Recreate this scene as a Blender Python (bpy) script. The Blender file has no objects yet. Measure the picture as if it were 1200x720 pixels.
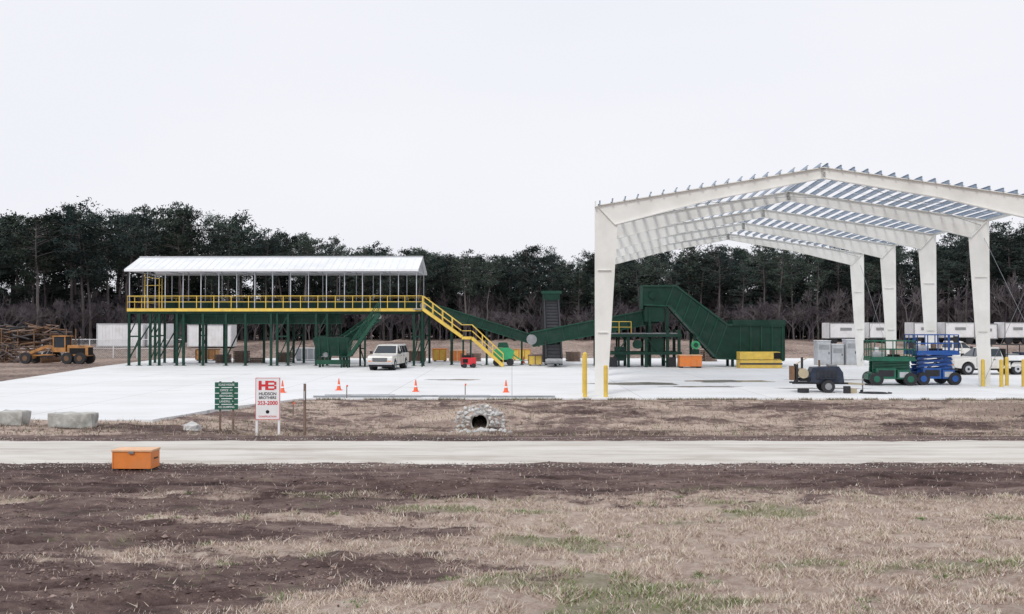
import bpy, bmesh, math, random
import numpy as np
from mathutils import Vector, Matrix, noise, Euler
R = math.radians
random.seed(7); rng = np.random.default_rng(7)
scene = bpy.context.scene
col = scene.collection
scene.view_settings.view_transform = 'Standard'
scene.view_settings.look = 'None'
scene.view_settings.exposure = 0

# ------------------------------------------------------------ materials
def mat(name, c, rough=0.6, metal=0.0, var=0.15, scale=3.0, bump=0.0, bscale=20.0, dirt=None, dirt_amt=0.0, spec=0.5):
    m = bpy.data.materials.new(name); m.use_nodes = True
    nt = m.node_tree; N = nt.nodes; L = nt.links
    b = N['Principled BSDF']
    b.inputs['Roughness'].default_value = rough
    b.inputs['Metallic'].default_value = metal
    b.inputs['Specular IOR Level'].default_value = spec
    tc = N.new('ShaderNodeTexCoord')
    n = N.new('ShaderNodeTexNoise'); n.inputs['Scale'].default_value = scale
    n.inputs['Detail'].default_value = 6; n.inputs['Roughness'].default_value = 0.65
    L.new(tc.outputs['Object'], n.inputs['Vector'])
    r = N.new('ShaderNodeValToRGB')
    r.color_ramp.elements[0].position = 0.3; r.color_ramp.elements[1].position = 0.7
    lo = [max(0, x*(1-var)) for x in c]; hi = [min(1, x*(1+var)) for x in c]
    r.color_ramp.elements[0].color = (*lo, 1); r.color_ramp.elements[1].color = (*hi, 1)
    L.new(n.outputs['Fac'], r.inputs['Fac'])
    out = r.outputs['Color']
    if dirt is not None:
        n2 = N.new('ShaderNodeTexNoise'); n2.inputs['Scale'].default_value = scale*0.7; n2.inputs['Detail'].default_value = 8
        L.new(tc.outputs['Object'], n2.inputs['Vector'])
        r2 = N.new('ShaderNodeValToRGB'); r2.color_ramp.elements[0].position = 0.5; r2.color_ramp.elements[1].position = 0.72
        r2.color_ramp.elements[0].color = (0,0,0,1); r2.color_ramp.elements[1].color = (dirt_amt,)*3+(1,)
        L.new(n2.outputs['Fac'], r2.inputs['Fac'])
        mx = N.new('ShaderNodeMixRGB'); L.new(r2.outputs['Color'], mx.inputs['Fac'])
        L.new(out, mx.inputs['Color1']); mx.inputs['Color2'].default_value = (*dirt, 1)
        out = mx.outputs['Color']
    L.new(out, b.inputs['Base Color'])
    if bump > 0:
        n3 = N.new('ShaderNodeTexNoise'); n3.inputs['Scale'].default_value = bscale; n3.inputs['Detail'].default_value = 5
        L.new(tc.outputs['Object'], n3.inputs['Vector'])
        bp = N.new('ShaderNodeBump'); bp.inputs['Strength'].default_value = bump; bp.inputs['Distance'].default_value = 0.03
        L.new(n3.outputs['Fac'], bp.inputs['Height']); L.new(bp.outputs['Normal'], b.inputs['Normal'])
    return m
RUST = (0.16, 0.09, 0.05)
M = dict(
 cream = mat('cream_primer_steel', (0.76,0.76,0.73), 0.5, var=0.06, scale=0.8, dirt=(0.52,0.51,0.47), dirt_amt=0.45),
 galv = mat('galvanised_purlin', (0.36,0.44,0.54), 0.4, 0.3, var=0.2, scale=4),
 white = mat('white_paint', (0.80,0.81,0.83), 0.4, var=0.05, scale=1.5, dirt=(0.55,0.53,0.50), dirt_amt=0.4),
 whitemetal = mat('white_roof_metal', (0.78,0.80,0.83), 0.4, var=0.06, scale=0.6, dirt=(0.60,0.62,0.64), dirt_amt=0.4),
 postwhite = mat('weathered_white_post', (0.50,0.52,0.56), 0.5, var=0.1),
 carwhite = mat('car_white', (0.70,0.69,0.66), 0.25, var=0.03, scale=2, dirt=(0.42,0.36,0.28), dirt_amt=0.5),
 green = mat('dark_green_paint', (0.006,0.040,0.026), 0.5, var=0.3, scale=2, dirt=(0.03,0.055,0.045), dirt_amt=0.5, spec=0.3),
 green2 = mat('green_paint', (0.012,0.070,0.043), 0.5, var=0.25, scale=2, dirt=(0.05,0.075,0.06), dirt_amt=0.5, spec=0.3),
 brightgreen = mat('bright_green_paint', (0.04,0.36,0.15), 0.4, var=0.2, scale=3),
 liftgreen = mat('lift_green', (0.008,0.12,0.070), 0.4, var=0.25, scale=3, dirt=(0.06,0.08,0.07), dirt_amt=0.4),
 blue = mat('lift_blue', (0.010,0.085,0.34), 0.4, var=0.25, scale=3, dirt=(0.1,0.12,0.16), dirt_amt=0.4),
 navy = mat('navy_paint', (0.015,0.025,0.05), 0.4, var=0.3, scale=4, dirt=(0.08,0.08,0.08), dirt_amt=0.4),
 yellow = mat('safety_yellow', (0.72,0.50,0.09), 0.5, var=0.15, scale=2, dirt=(0.48,0.36,0.15), dirt_amt=0.5),
 grader = mat('machine_yellow', (0.46,0.22,0.07), 0.55, var=0.2, scale=2, dirt=RUST, dirt_amt=0.85),
 orange = mat('orange_paint', (0.78,0.24,0.05), 0.5, var=0.1, scale=3, dirt=(0.55,0.25,0.12), dirt_amt=0.5, bump=0.1),
 orangetop = mat('orange_lid', (0.80,0.48,0.28), 0.5, var=0.1, scale=3, dirt=(0.6,0.38,0.25), dirt_amt=0.5),
 cone = mat('cone_orange', (0.80,0.14,0.06), 0.5, var=0.1),
 red = mat('sign_red', (0.62,0.03,0.04), 0.4, var=0.08),
 signgreen = mat('sign_green', (0.015,0.11,0.07), 0.4, var=0.12),
 grey = mat('grey_metal', (0.28,0.29,0.30), 0.45, 0.4, var=0.2, scale=3),
 lgrey = mat('light_grey_metal', (0.5,0.52,0.54), 0.45, 0.2, var=0.15, scale=3),
 black = mat('black_rubber', (0.022,0.023,0.027), 0.75, var=0.3, scale=4),
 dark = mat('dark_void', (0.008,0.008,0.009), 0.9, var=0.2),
 glass = mat('dark_glass', (0.03,0.04,0.05), 0.08, var=0.1),
 lamp = mat('lamp_lens', (0.7,0.7,0.68), 0.15, var=0.05),
 chrome = mat('chrome', (0.55,0.56,0.57), 0.25, 0.8, var=0.05),
 wood = mat('old_wood', (0.20,0.14,0.11), 0.8, var=0.35, scale=5, bump=0.2),
 rust = mat('rusty_steel', RUST, 0.8, var=0.5, scale=3, bump=0.2),
 block = mat('old_concrete', (0.46,0.46,0.43), 0.85, var=0.2, scale=4, bump=0.5, bscale=14, dirt=(0.2,0.2,0.17), dirt_amt=0.8),
 stone = mat('riprap_stone', (0.52,0.52,0.51), 0.85, var=0.35, scale=2.2, bump=0.4, bscale=12),
 tan = mat('tan_tank', (0.45,0.38,0.26), 0.5, var=0.2),
)

# ------------------------------------------------------------ builder
class B:
    def __init__(s): s.parts = {}; s.cur = 'body'
    def part(s, n): s.cur = n; return s
    def add(s, vs, fs, m, smooth=False):
        p = s.parts.setdefault(s.cur, dict(v=[], f=[], m=[], s=[]))
        o = len(p['v']); p['v'] += [tuple(v) for v in vs]
        for f in fs:
            p['f'].append(tuple(i+o for i in f)); p['m'].append(m); p['s'].append(smooth)
    def box(s, c, d, m, rot=None):
        x, y, z = d[0]/2, d[1]/2, d[2]/2
        vs = [Vector((a*x, b*y, e*z)) for e in (-1,1) for b in (-1,1) for a in (-1,1)]
        if rot:
            e = Euler(rot).to_matrix(); vs = [e @ v for v in vs]
        c = Vector(c); vs = [v+c for v in vs]
        s.add(vs, [(0,2,3,1),(4,5,7,6),(0,1,5,4),(2,6,7,3),(0,4,6,2),(1,3,7,5)], m)
    def bx(s, x0,x1,y0,y1,z0,z1,m): s.box(((x0+x1)/2,(y0+y1)/2,(z0+z1)/2),(abs(x1-x0),abs(y1-y0),abs(z1-z0)),m)
    def beam(s, p, q, w, h, m):
        p, q = Vector(p), Vector(q); d = (q-p)
        if d.length < 1e-6: return
        d.normalize(); up = Vector((0,0,1))
        if abs(d.dot(up)) > 0.97: up = Vector((0,1,0))
        sd = d.cross(up).normalized(); u = sd.cross(d)
        vs = [a + sd*(i*w/2) + u*(j*h/2) for a in (p,q) for j in (-1,1) for i in (-1,1)]
        s.add(vs, [(0,2,3,1),(4,5,7,6),(0,1,5,4),(2,6,7,3),(0,4,6,2),(1,3,7,5)], m)
    def cyl(s, p, q, r, m, n=10, r2=None, caps=True):
        p, q = Vector(p), Vector(q); d = (q-p).normalized(); r2 = r if r2 is None else r2
        up = Vector((0,0,1)) if abs(d.z) < 0.95 else Vector((1,0,0))
        a = d.cross(up).normalized(); b = d.cross(a)
        vs = []
        for i in range(n):
            t = 2*math.pi*i/n; o = a*math.cos(t)+b*math.sin(t)
            vs.append(p+o*r); vs.append(q+o*r2)
        s.add(vs, [(2*i, 2*((i+1)%n), 2*((i+1)%n)+1, 2*i+1) for i in range(n)], m, True)
        if caps:
            s.add([vs[2*i] for i in range(n)], [tuple(range(n))], m)
            s.add([vs[2*i+1] for i in range(n)], [tuple(range(n))], m)
    def prism(s, prof, hw, m, y=0):
        f = hw if callable(hw) else (lambda x, z: hw)
        n = len(prof)
        vs = [(x, y-f(x,z), z) for x, z in prof] + [(x, y+f(x,z), z) for x, z in prof]
        fs = [tuple(range(n)), tuple(range(2*n-1, n-1, -1))] + [(i, (i+1)%n, (i+1)%n+n, i+n) for i in range(n)]
        s.add(vs, fs, m)
    def rail(s, pts, m, h=1.0, mid=True, r=0.035, step=1.5, toe=False):
        for a, b in zip(pts[:-1], pts[1:]):
            a, b = Vector(a), Vector(b); up = Vector((0,0,h))
            s.beam(a+up, b+up, 2*r, 2*r, m)
            if mid: s.beam(a+up*0.52, b+up*0.52, 1.6*r, 1.6*r, m)
            if toe: s.beam(a+Vector((0,0,0.06)), b+Vector((0,0,0.06)), 0.02, 0.12, m)
            k = max(1, round((b-a).length/step))
            for i in range(k+1):
                p = a.lerp(b, i/k); s.beam(p, p+up, 1.8*r, 1.8*r, m)
    def finish(s, name, loc=(0,0,0), rz=0.0, bevel=0.0):
        objs = []
        for pn, p in s.parts.items():
            me = bpy.data.meshes.new(pn)
            me.from_pydata(p['v'], [], p['f'])
            names = []
            for k in p['m']:
                if k not in names: names.append(k)
            for k in names: me.materials.append(M[k])
            me.polygons.foreach_set('material_index', [names.index(k) for k in p['m']])
            me.polygons.foreach_set('use_smooth', p['s'])
            me.update()
            bm = bmesh.new(); bm.from_mesh(me)
            bmesh.ops.recalc_face_normals(bm, faces=bm.faces)
            bm.to_mesh(me); bm.free()
            o = bpy.data.objects.new(pn, me); col.objects.link(o); objs.append(o)
            if bevel:
                md = o.modifiers.new('bevel', 'BEVEL'); md.width = bevel; md.segments = 2; md.limit_method = 'ANGLE'; md.angle_limit = R(40)
        if len(objs) == 1:
            o = objs[0]; o.name = name; o.location = loc; o.rotation_euler = (0,0,rz); return o
        e = bpy.data.objects.new(name, None); col.objects.link(e)
        e.location = loc; e.rotation_euler = (0,0,rz); e.empty_display_size = 0.3
        for o in objs: o.parent = e
        return e

def sm(a, b, x):
    t = min(1, max(0, (x-a)/(b-a))); return t*t*(3-2*t)

PAD0 = [(-31,35),(-12.8,35),(-11.6,40.5),(-9.6,45),(75,45),(75,98),(-34.5,98),(-33,78),(-30,56)]
def inpad(x, y):
    c = False; n = len(PAD0)
    for i in range(n):
        x1,y1 = PAD0[i]; x2,y2 = PAD0[(i+1)%n]
        if (y1>y) != (y2>y) and x < (x2-x1)*(y-y1)/(y2-y1)+x1: c = not c
    return c
def rut(x, y):
    r = 0
    for (c0, k, f, ph, x0, x1) in ((21.3,0.35,0.16,0,-40,40),(19.6,0.5,0.11,2,-40,6),(16.6,0.6,0.2,1,-20,-3),(12.6,-0.9,0.16,4,-14,-2)):
        c = c0 + k*math.sin(f*x+ph) + (0.16*(x+6) if c0 < 17 else 0)
        wgt = sm(x0, x0+3, x)*(1-sm(x1-3, x1, x))
        for s in (-0.55, 0.55):
            d = (y-c-s)
            r += wgt*(-0.075*math.exp(-(d/0.14)**2) + 0.045*math.exp(-((abs(d)-0.27)/0.1)**2))
    return r
def gz(x, y):
    z = -0.06
    z -= 0.62*sm(-14,-5,x)*sm(30.4,34,y)*(1-sm(37.8,44.6,y))
    z += 1.0*sm(98,116,y)
    z += 1.7*(1-sm(-1,9.5,y))
    z += 0.30*sm(0,9,x)*(1-sm(11,19,y))*sm(6,10,y)
    z += 0.45*math.exp(-((x+1.26)/1.2)**2-((y-40.9)/1.4)**2)
    a = 0
    if y < 23.2: a = 0.085*(1-sm(21.8,23.4,y))
    elif y > 30.6 and y < 44.5: a = 0.09*sm(30.5,31.5,y)*(1-sm(43.5,44.8,y))
    elif y > 100: a = 0.3*sm(100,115,y)
    if a > 0 and not inpad(x,y) and abs(x) < 200:
        z += a*(noise.noise((x*0.45, y*0.8, 3.1)) + 0.7*noise.noise((x*1.6, y*2.4, 7.7)) + 0.35*noise.noise((x*5, y*6, 1.2)))
    if 9 < y < 23.4 and abs(x) < 40: z += rut(x,y)*(1+0.6*noise.noise((x*2,y*2,9)))*(1-sm(22.9,23.4,y))
    return z

def gmask(x, y):
    n1 = noise.noise((x*0.22, y*0.5, 11.0)); n2 = noise.noise((x*0.9, y*1.6, 5.0)); n3 = noise.noise((x*0.12, y*0.9, 21.0)); n4 = noise.noise((x*2.6, y*3.6, 15.0))
    if y < 23.8:
        edge = 19.0 + 0.07*max(0, x) + 1.2*n1 + 0.5*n2
        g = sm(-1.8, 1.2, x + 1.5 - 0.10*(y-12) + 3.2*n1 + 1.8*n2) * (1-sm(edge-0.9, edge+0.5, y))
        yc = 15.3 + 0.12*(x+2) + 0.8*n3
        g = max(g, 1.0*math.exp(-((y-yc)/0.6)**2)*sm(-7.5,-3.5,x+2*n2))
        g = max(g, 0.75*sm(0.08, 0.26, n3*0.8+n2*0.25)*(1-sm(19.5,21,y)))
        g *= 1 - 0.95*math.exp(-((x+2.4+1.5*n2)/2.6)**4-((y-13.6-0.7*n1)/0.95)**4)
        rr_ = rut(x,y)
        g = max(0, g + 0.35*n4*(g>0.05)) * (1-0.7*min(1,abs(rr_)*14))
        green = sm(0.16, 0.5, noise.noise((x*0.35+40, y*0.8, 2.0)) + 0.35*n2)*(0.4+0.6*g)
        green = max(green, 0.5*math.exp(-((y-18.8-0.06*max(0,x)-n1)/0.5)**2)*sm(-.1,.4,n2+n1))
        wet = max(sm(-0.1,0.4, noise.noise((x*0.15, y*1.3, 31.0)))*sm(18.5,20,y), min(1,max(0,-rr_*16)))
    elif y < 46:
        g = 0.50 + 0.9*n1 + 0.6*n2; g *= sm(30,31.2,y)
        green = 0.35*sm(0.1,0.5,noise.noise((x*0.4, y*0.5, 2.0)))
        wet = 0.8*sm(0.05,0.4,noise.noise((x*0.12, y*0.7, 61.0)))
    else:
        g = 0.45 + 0.5*n1; green = 0.3 + 0.4*n2; wet = 0.4
    return min(1,max(0,g)), min(1,max(0,green)), min(1,max(0,wet))

# ------------------------------------------------------------ ground
def graded(a, b, step, far, k=1.25):
    xs = list(np.arange(a, b+1e-6, step)); s = step; x = xs[-1]
    while x < far: s *= k; x += s; xs.append(x)
    return xs
xr = graded(0, 30, 0.2, 2500); xs = [-x for x in reversed(xr[1:])] + xr
yr = graded(9, 24, 0.10, 24.1, 1.01)+graded(24.4, 46.5, 0.22, 2500, 1.15); yl = []
s_, y_ = 0.5, 9
while y_ > -400: y_ -= s_; s_ *= 1.4; yl.append(y_)
ys = sorted(set(list(reversed(yl)) + yr))
nx, ny = len(xs), len(ys)
V = []; C = []
for y in ys:
    for x in xs:
        V.append((x, y, gz(x,y))); g = gmask(x,y); C += [g[0], g[1], g[2], 1.0]
F = [(j*nx+i, j*nx+i+1, (j+1)*nx+i+1, (j+1)*nx+i) for j in range(ny-1) for i in range(nx-1)]
me = bpy.data.meshes.new('ground'); me.from_pydata(V, [], F)
ca = me.color_attributes.new('mask', 'FLOAT_COLOR', 'POINT'); ca.data.foreach_set('color', C)
me.polygons.foreach_set('use_smooth', [True]*len(F))
ground = bpy.data.objects.new('ground', me); col.objects.link(ground)

def ground_material():
    m = bpy.data.materials.new('mud_and_dry_grass'); m.use_nodes = True
    nt = m.node_tree; N = nt.nodes; L = nt.links; b = N['Principled BSDF']
    tc = N.new('ShaderNodeTexCoord')
    at = N.new('ShaderNodeVertexColor'); at.layer_name = 'mask'
    sep = N.new('ShaderNodeSeparateColor'); L.new(at.outputs['Color'], sep.inputs['Color'])
    def noi(scale, detail=8, rough=0.65, st=None):
        n = N.new('ShaderNodeTexNoise'); n.inputs['Scale'].default_value = scale
        n.inputs['Detail'].default_value = detail; n.inputs['Roughness'].default_value = rough
        if st:
            mp = N.new('ShaderNodeMapping'); mp.inputs['Scale'].default_value = st
            L.new(tc.outputs['Object'], mp.inputs['Vector']); L.new(mp.outputs['Vector'], n.inputs['Vector'])
        else: L.new(tc.outputs['Object'], n.inputs['Vector'])
        return n
    def ramp(src, stops):
        r = N.new('ShaderNodeValToRGB'); e = r.color_ramp.elements
        while len(e) < len(stops): e.new(0.5)
        for i, (p, c) in enumerate(stops): e[i].position = p; e[i].color = (*c, 1)
        L.new(src, r.inputs['Fac']); return r
    mud = ramp(noi(1.5, 12, 0.78, (0.55,1.5,1)).outputs['Fac'], [(0.30,(0.050,0.034,0.033)),(0.44,(0.14,0.097,0.090)),(0.56,(0.26,0.19,0.17)),(0.70,(0.46,0.365,0.32))])
    straw = ramp(noi(5.5, 10, 0.8).outputs['Fac'], [(0.28,(0.26,0.18,0.15)),(0.42,(0.47,0.36,0.295)),(0.56,(0.64,0.53,0.45)),(0.74,(0.72,0.635,0.56))])
    grn = ramp(noi(7, 8, 0.75).outputs['Fac'], [(0.3,(0.12,0.15,0.07)),(0.7,(0.33,0.37,0.22))])
    def mth(op, a, b2):
        n = N.new('ShaderNodeMath'); n.operation = op
        for i, v in enumerate((a, b2)):
            if isinstance(v, (int, float)): n.inputs[i].default_value = v
            else: L.new(v, n.inputs[i])
        return n.outputs[0]
    nz = noi(3.0, 10, 0.8)
    gsum = mth('ADD', sep.outputs['Red'], mth('MULTIPLY', mth('SUBTRACT', nz.outputs['Fac'], 0.5), 2.8))
    gf = ramp(gsum, [(0.28,(0,0,0)),(0.66,(1,1,1))])
    mx = N.new('ShaderNodeMixRGB'); L.new(gf.outputs['Color'], mx.inputs['Fac']); L.new(mud.outputs['Color'], mx.inputs['Color1']); L.new(straw.outputs['Color'], mx.inputs['Color2'])
    nz2 = noi(4.5, 7, 0.7)
    grs = ramp(mth('ADD', sep.outputs['Green'], mth('MULTIPLY', mth('SUBTRACT', nz2.outputs['Fac'], 0.5), 1.8)), [(0.35,(0,0,0)),(1.0,(0.6,0.6,0.6))])
    mx2 = N.new('ShaderNodeMixRGB'); L.new(grs.outputs['Color'], mx2.inputs['Fac']); L.new(mx.outputs['Color'], mx2.inputs['Color1']); L.new(grn.outputs['Color'], mx2.inputs['Color2'])
    mx3 = N.new('ShaderNodeMixRGB'); mx3.blend_type = 'MULTIPLY'; L.new(mth('MULTIPLY', sep.outputs['Blue'], 0.8), mx3.inputs['Fac'])
    L.new(mx2.outputs['Color'], mx3.inputs['Color1']); mx3.inputs['Color2'].default_value = (0.40,0.36,0.38,1)
    # large soft tonal drift
    dr = ramp(noi(0.28, 4, 0.6, (1,2,1)).outputs['Fac'], [(0.35,(0.80,0.78,0.78)),(0.65,(1.0,1.0,1.0))])
    mx4 = N.new('ShaderNodeMixRGB'); mx4.blend_type = 'MULTIPLY'; mx4.inputs['Fac'].default_value = 1
    L.new(mx3.outputs['Color'], mx4.inputs['Color1']); L.new(dr.outputs['Color'], mx4.inputs['Color2'])
    L.new(mx4.outputs['Color'], b.inputs['Base Color'])
    b.inputs['Roughness'].default_value = 0.9; b.inputs['Specular IOR Level'].default_value = 0.15
    bp = N.new('ShaderNodeBump'); bp.inputs['Strength'].default_value = 1.0; bp.inputs['Distance'].default_value = 0.14
    hn = noi(4.0, 12, 0.75); L.new(hn.outputs['Fac'], bp.inputs['Height']); L.new(bp.outputs['Normal'], b.inputs['Normal'])
    return m
me.materials.append(ground_material())

def surf_mat(name, stops, scale, bump, joints=False, stretch=(1,1,1), rough=0.85, grain=40, stain=None):
    m = bpy.data.materials.new(name); m.use_nodes = True
    nt = m.node_tree; N = nt.nodes; L = nt.links; b = N['Principled BSDF']
    tc = N.new('ShaderNodeTexCoord'); mp = N.new('ShaderNodeMapping'); mp.inputs['Scale'].default_value = stretch
    L.new(tc.outputs['Object'], mp.inputs['Vector'])
    n = N.new('ShaderNodeTexNoise'); n.inputs['Scale'].default_value = scale; n.inputs['Detail'].default_value = 10; n.inputs['Roughness'].default_value = 0.68
    L.new(mp.outputs['Vector'], n.inputs['Vector'])
    r = N.new('ShaderNodeValToRGB'); e = r.color_ramp.elements
    while len(e) < len(stops): e.new(0.5)
    for i, (p, c) in enumerate(stops): e[i].position = p; e[i].color = (*c, 1)
    L.new(n.outputs['Fac'], r.inputs['Fac']); out = r.outputs['Color']
    if joints:
        br = N.new('ShaderNodeTexBrick'); br.offset = 0; br.inputs['Scale'].default_value = 1
        br.inputs['Brick Width'].default_value = 6; br.inputs['Row Height'].default_value = 6; br.inputs['Mortar Size'].default_value = 0.025
        br.inputs['Color1'].default_value = (1,1,1,1); br.inputs['Color2'].default_value = (0.93,0.94,0.95,1); br.inputs['Mortar'].default_value = (0.6,0.6,0.6,1)
        L.new(tc.outputs['Object'], br.inputs['Vector'])
        mx = N.new('ShaderNodeMixRGB'); mx.blend_type = 'MULTIPLY'; mx.inputs['Fac'].default_value = 0.8
        L.new(out, mx.inputs['Color1']); L.new(br.outputs['Color'], mx.inputs['Color2']); out = mx.outputs['Color']
    if stain:
        sc_, lo_, hi_, amt, colr = stain
        n5 = N.new('ShaderNodeTexNoise'); n5.inputs['Scale'].default_value = sc_; n5.inputs['Detail'].default_value = 9; n5.inputs['Roughness'].default_value = .7
        mp5 = N.new('ShaderNodeMapping'); mp5.inputs['Scale'].default_value = (0.35,1.2,1); mp5.inputs['Location'].default_value = (13,7,2)
        L.new(tc.outputs['Object'], mp5.inputs['Vector']); L.new(mp5.outputs['Vector'], n5.inputs['Vector'])
        r5 = N.new('ShaderNodeValToRGB'); r5.color_ramp.elements[0].position = lo_; r5.color_ramp.elements[1].position = hi_
        r5.color_ramp.elements[0].color = (0,0,0,1); r5.color_ramp.elements[1].color = (amt,amt,amt,1); L.new(n5.outputs['Fac'], r5.inputs['Fac'])
        mx5 = N.new('ShaderNodeMixRGB'); L.new(r5.outputs['Color'], mx5.inputs['Fac']); L.new(out, mx5.inputs['Color1']); mx5.inputs['Color2'].default_value = (*colr,1); out = mx5.outputs['Color']
    L.new(out, b.inputs['Base Color']); b.inputs['Roughness'].default_value = rough; b.inputs['Specular IOR Level'].default_value = 0.25
    n3 = N.new('ShaderNodeTexNoise'); n3.inputs['Scale'].default_value = grain; n3.inputs['Detail'].default_value = 4
    L.new(tc.outputs['Object'], n3.inputs['Vector'])
    bp = N.new('ShaderNodeBump'); bp.inputs['Strength'].default_value = bump; bp.inputs['Distance'].default_value = 0.02
    L.new(n3.outputs['Fac'], bp.inputs['Height']); L.new(bp.outputs['Normal'], b.inputs['Normal'])
    return m
M['pad'] = surf_mat('new_concrete', [(0.27,(0.58,0.57,0.55)),(0.40,(0.72,0.73,0.72)),(0.58,(0.79,0.80,0.81)),(0.8,(0.70,0.71,0.71))], 0.22, 0.05, True, (0.6,1,1), stain=(0.30,0.56,0.72,0.55,(0.50,0.45,0.38)))
M['road'] = surf_mat('gravel_road', [(0.25,(0.34,0.30,0.26)),(0.42,(0.52,0.49,0.44)),(0.6,(0.65,0.63,0.59)),(0.8,(0.46,0.43,0.39))], 1.1, 0.4, False, (0.16,1.3,1), grain=25, stain=(0.8,0.52,0.7,0.6,(0.33,0.27,0.23)))
M['puddle'] = mat('wet_concrete', (0.26,0.24,0.20), 0.2, var=0.4, scale=1.2)

b = B(); PD = []
for (x1,y1),(x2,y2) in zip(PAD0, PAD0[1:]+PAD0[:1]):
    L_ = math.hypot(x2-x1,y2-y1); k = max(1,int(L_/0.5)) if max(y1,y2) <= 60 else max(1,int(L_/4))
    for i in range(k):
        t=i/k; x=x1+(x2-x1)*t; y=y1+(y2-y1)*t; q = 0 if i==0 else 0.09
        PD.append((x+q*noise.noise((x*.8,y*.8,3))*(1 if abs(y2-y1)>abs(x2-x1) else 0), y+q*noise.noise((x*.8,y*.8,8))*(1 if abs(y2-y1)<=abs(x2-x1) else 0)))
n = len(PD)
vs = [(x,y,0) for x,y in PD] + [(x,y,-0.3) for x,y in PD]
b.add(vs, [tuple(range(n))] + [(i,(i+1)%n,(i+1)%n+n,i+n) for i in range(n)], 'pad'); b.finish('concrete_pad')
b = B(); vs = []; fs = []
X = list(np.arange(-70, 70.1, 0.2)); X = [-600,-300,-120]+X+[120,300,600]
for i, x in enumerate(X):
    e1 = 24.15 + 0.40*noise.noise((x*0.35,0,0)) + 0.22*noise.noise((x*1.6,0,4)) + 0.12*noise.noise((x*5,0,4)); e2 = 29.45 + 0.28*noise.noise((x*0.4,9,0)) + 0.16*noise.noise((x*2.1,3,4))
    for k in range(9):
        t = k/8; y = e1+(e2-e1)*t
        crown = -0.05 + 0.05*min(1, 4*min(t,1-t)) - 0.018*math.exp(-((t-0.35)/0.06)**2) - 0.018*math.exp(-((t-0.66)/0.06)**2)
        vs.append((x, y, crown if 0<k<8 else -0.09))
for i in range(len(X)-1):
    for k in range(8): fs.append((i*9+k, (i+1)*9+k, (i+1)*9+k+1, i*9+k+1))
b.add(vs, fs, 'road', True); b.finish('gravel_road')
for k,(px,py,rx,ry) in enumerate([(7.5,56,2.6,1.1),(13,58.5,2.6,1.2),(10.5,53.3,2.1,0.5),(16.5,52,2.4,0.45),(20,60,2.5,.6),(-3.5,60,1.6,.5)]):
    b = B(); vs=[]
    for i in range(48):
        t = 2*math.pi*i/48; rr = 1+0.6*noise.noise((math.cos(t)*1.5+k*9, math.sin(t)*1.5, 0))+0.3*noise.noise((math.cos(t)*5+k*9, math.sin(t)*5, 0))
        vs.append((px+rx*rr*math.cos(t), py+ry*rr*math.sin(t), 0.004+0.0006*k))
    b.add(vs, [tuple(range(48))], 'puddle'); b.finish('puddle')

# ------------------------------------------------------------ grass blades, clods
def attr_mat(name, rough=0.8):
    m = bpy.data.materials.new(name); m.use_nodes = True
    nt = m.node_tree; v = nt.nodes.new('ShaderNodeVertexColor'); v.layer_name = 'tint'
    nt.links.new(v.outputs['Color'], nt.nodes['Principled BSDF'].inputs['Base Color'])
    nt.nodes['Principled BSDF'].inputs['Roughness'].default_value = rough
    nt.nodes['Principled BSDF'].inputs['Specular IOR Level'].default_value = 0.2
    return m
def tri_mesh(name, P, Cc, material):
    n = len(P)//3
    me = bpy.data.meshes.new(name)
    me.vertices.add(3*n); me.vertices.foreach_set('co', np.asarray(P, dtype=np.float32).ravel())
    me.loops.add(3*n); me.loops.foreach_set('vertex_index', np.arange(3*n, dtype=np.int32))
    me.polygons.add(n); me.polygons.foreach_set('loop_start', np.arange(0,3*n,3,dtype=np.int32))
    me.update(calc_edges=True)
    ca = me.color_attributes.new('tint', 'FLOAT_COLOR', 'POINT'); ca.data.foreach_set('color', np.asarray(Cc, dtype=np.float32).ravel())
    me.materials.append(material); me.validate()
    o = bpy.data.objects.new(name, me); col.objects.link(o); return o
P = []; Cc = []
def blade(x, y, z, h, w, c, lean=0.6):
    a = random.uniform(0, 6.283); dx, dy = math.cos(a)*w/2, math.sin(a)*w/2
    lx, ly = random.gauss(0, lean)*h, random.gauss(0, lean)*h
    P.extend([(x-dx,y-dy,z-0.01),(x+dx,y+dy,z-0.01),(x+lx,y+ly,z+h)])
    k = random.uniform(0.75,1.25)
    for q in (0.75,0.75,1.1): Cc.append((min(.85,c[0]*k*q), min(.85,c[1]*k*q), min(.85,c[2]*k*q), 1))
cnt = 0
while cnt < 115000:
    y = 10.3 + 13.0*random.random()**1.15; x = random.uniform(-0.56,0.56)*y*1.08
    g, gr, w = gmask(x, y)
    if random.random() > g*1.0 + 0.03: continue
    cl = noise.noise((x*2.2, y*2.2, 50))
    if random.random() > 0.5 + 1.4*cl: continue
    cnt += 1
    if random.random() < gr*0.5 + 0.02: c = (0.23,0.29,0.12)
    else: c = random.choice([(0.72,0.61,0.51),(0.64,0.52,0.43),(0.42,0.30,0.26),(0.78,0.69,0.60)])
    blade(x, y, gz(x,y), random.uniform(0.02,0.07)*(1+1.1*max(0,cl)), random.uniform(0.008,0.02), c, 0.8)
for _ in range(30000):
    y = random.uniform(30.2, 44.8); x = random.uniform(-0.6,0.6)*y
    if inpad(x,y): continue
    g, gr, w = gmask(x,y)
    if random.random() > g+0.15: continue
    c = random.choice([(0.50,0.41,0.33),(0.32,0.24,0.19),(0.42,0.34,0.28),(0.18,0.21,0.11)])
    blade(x, y, gz(x,y), random.uniform(0.05,0.16), random.uniform(0.02,0.04), c, 0.6)
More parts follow.
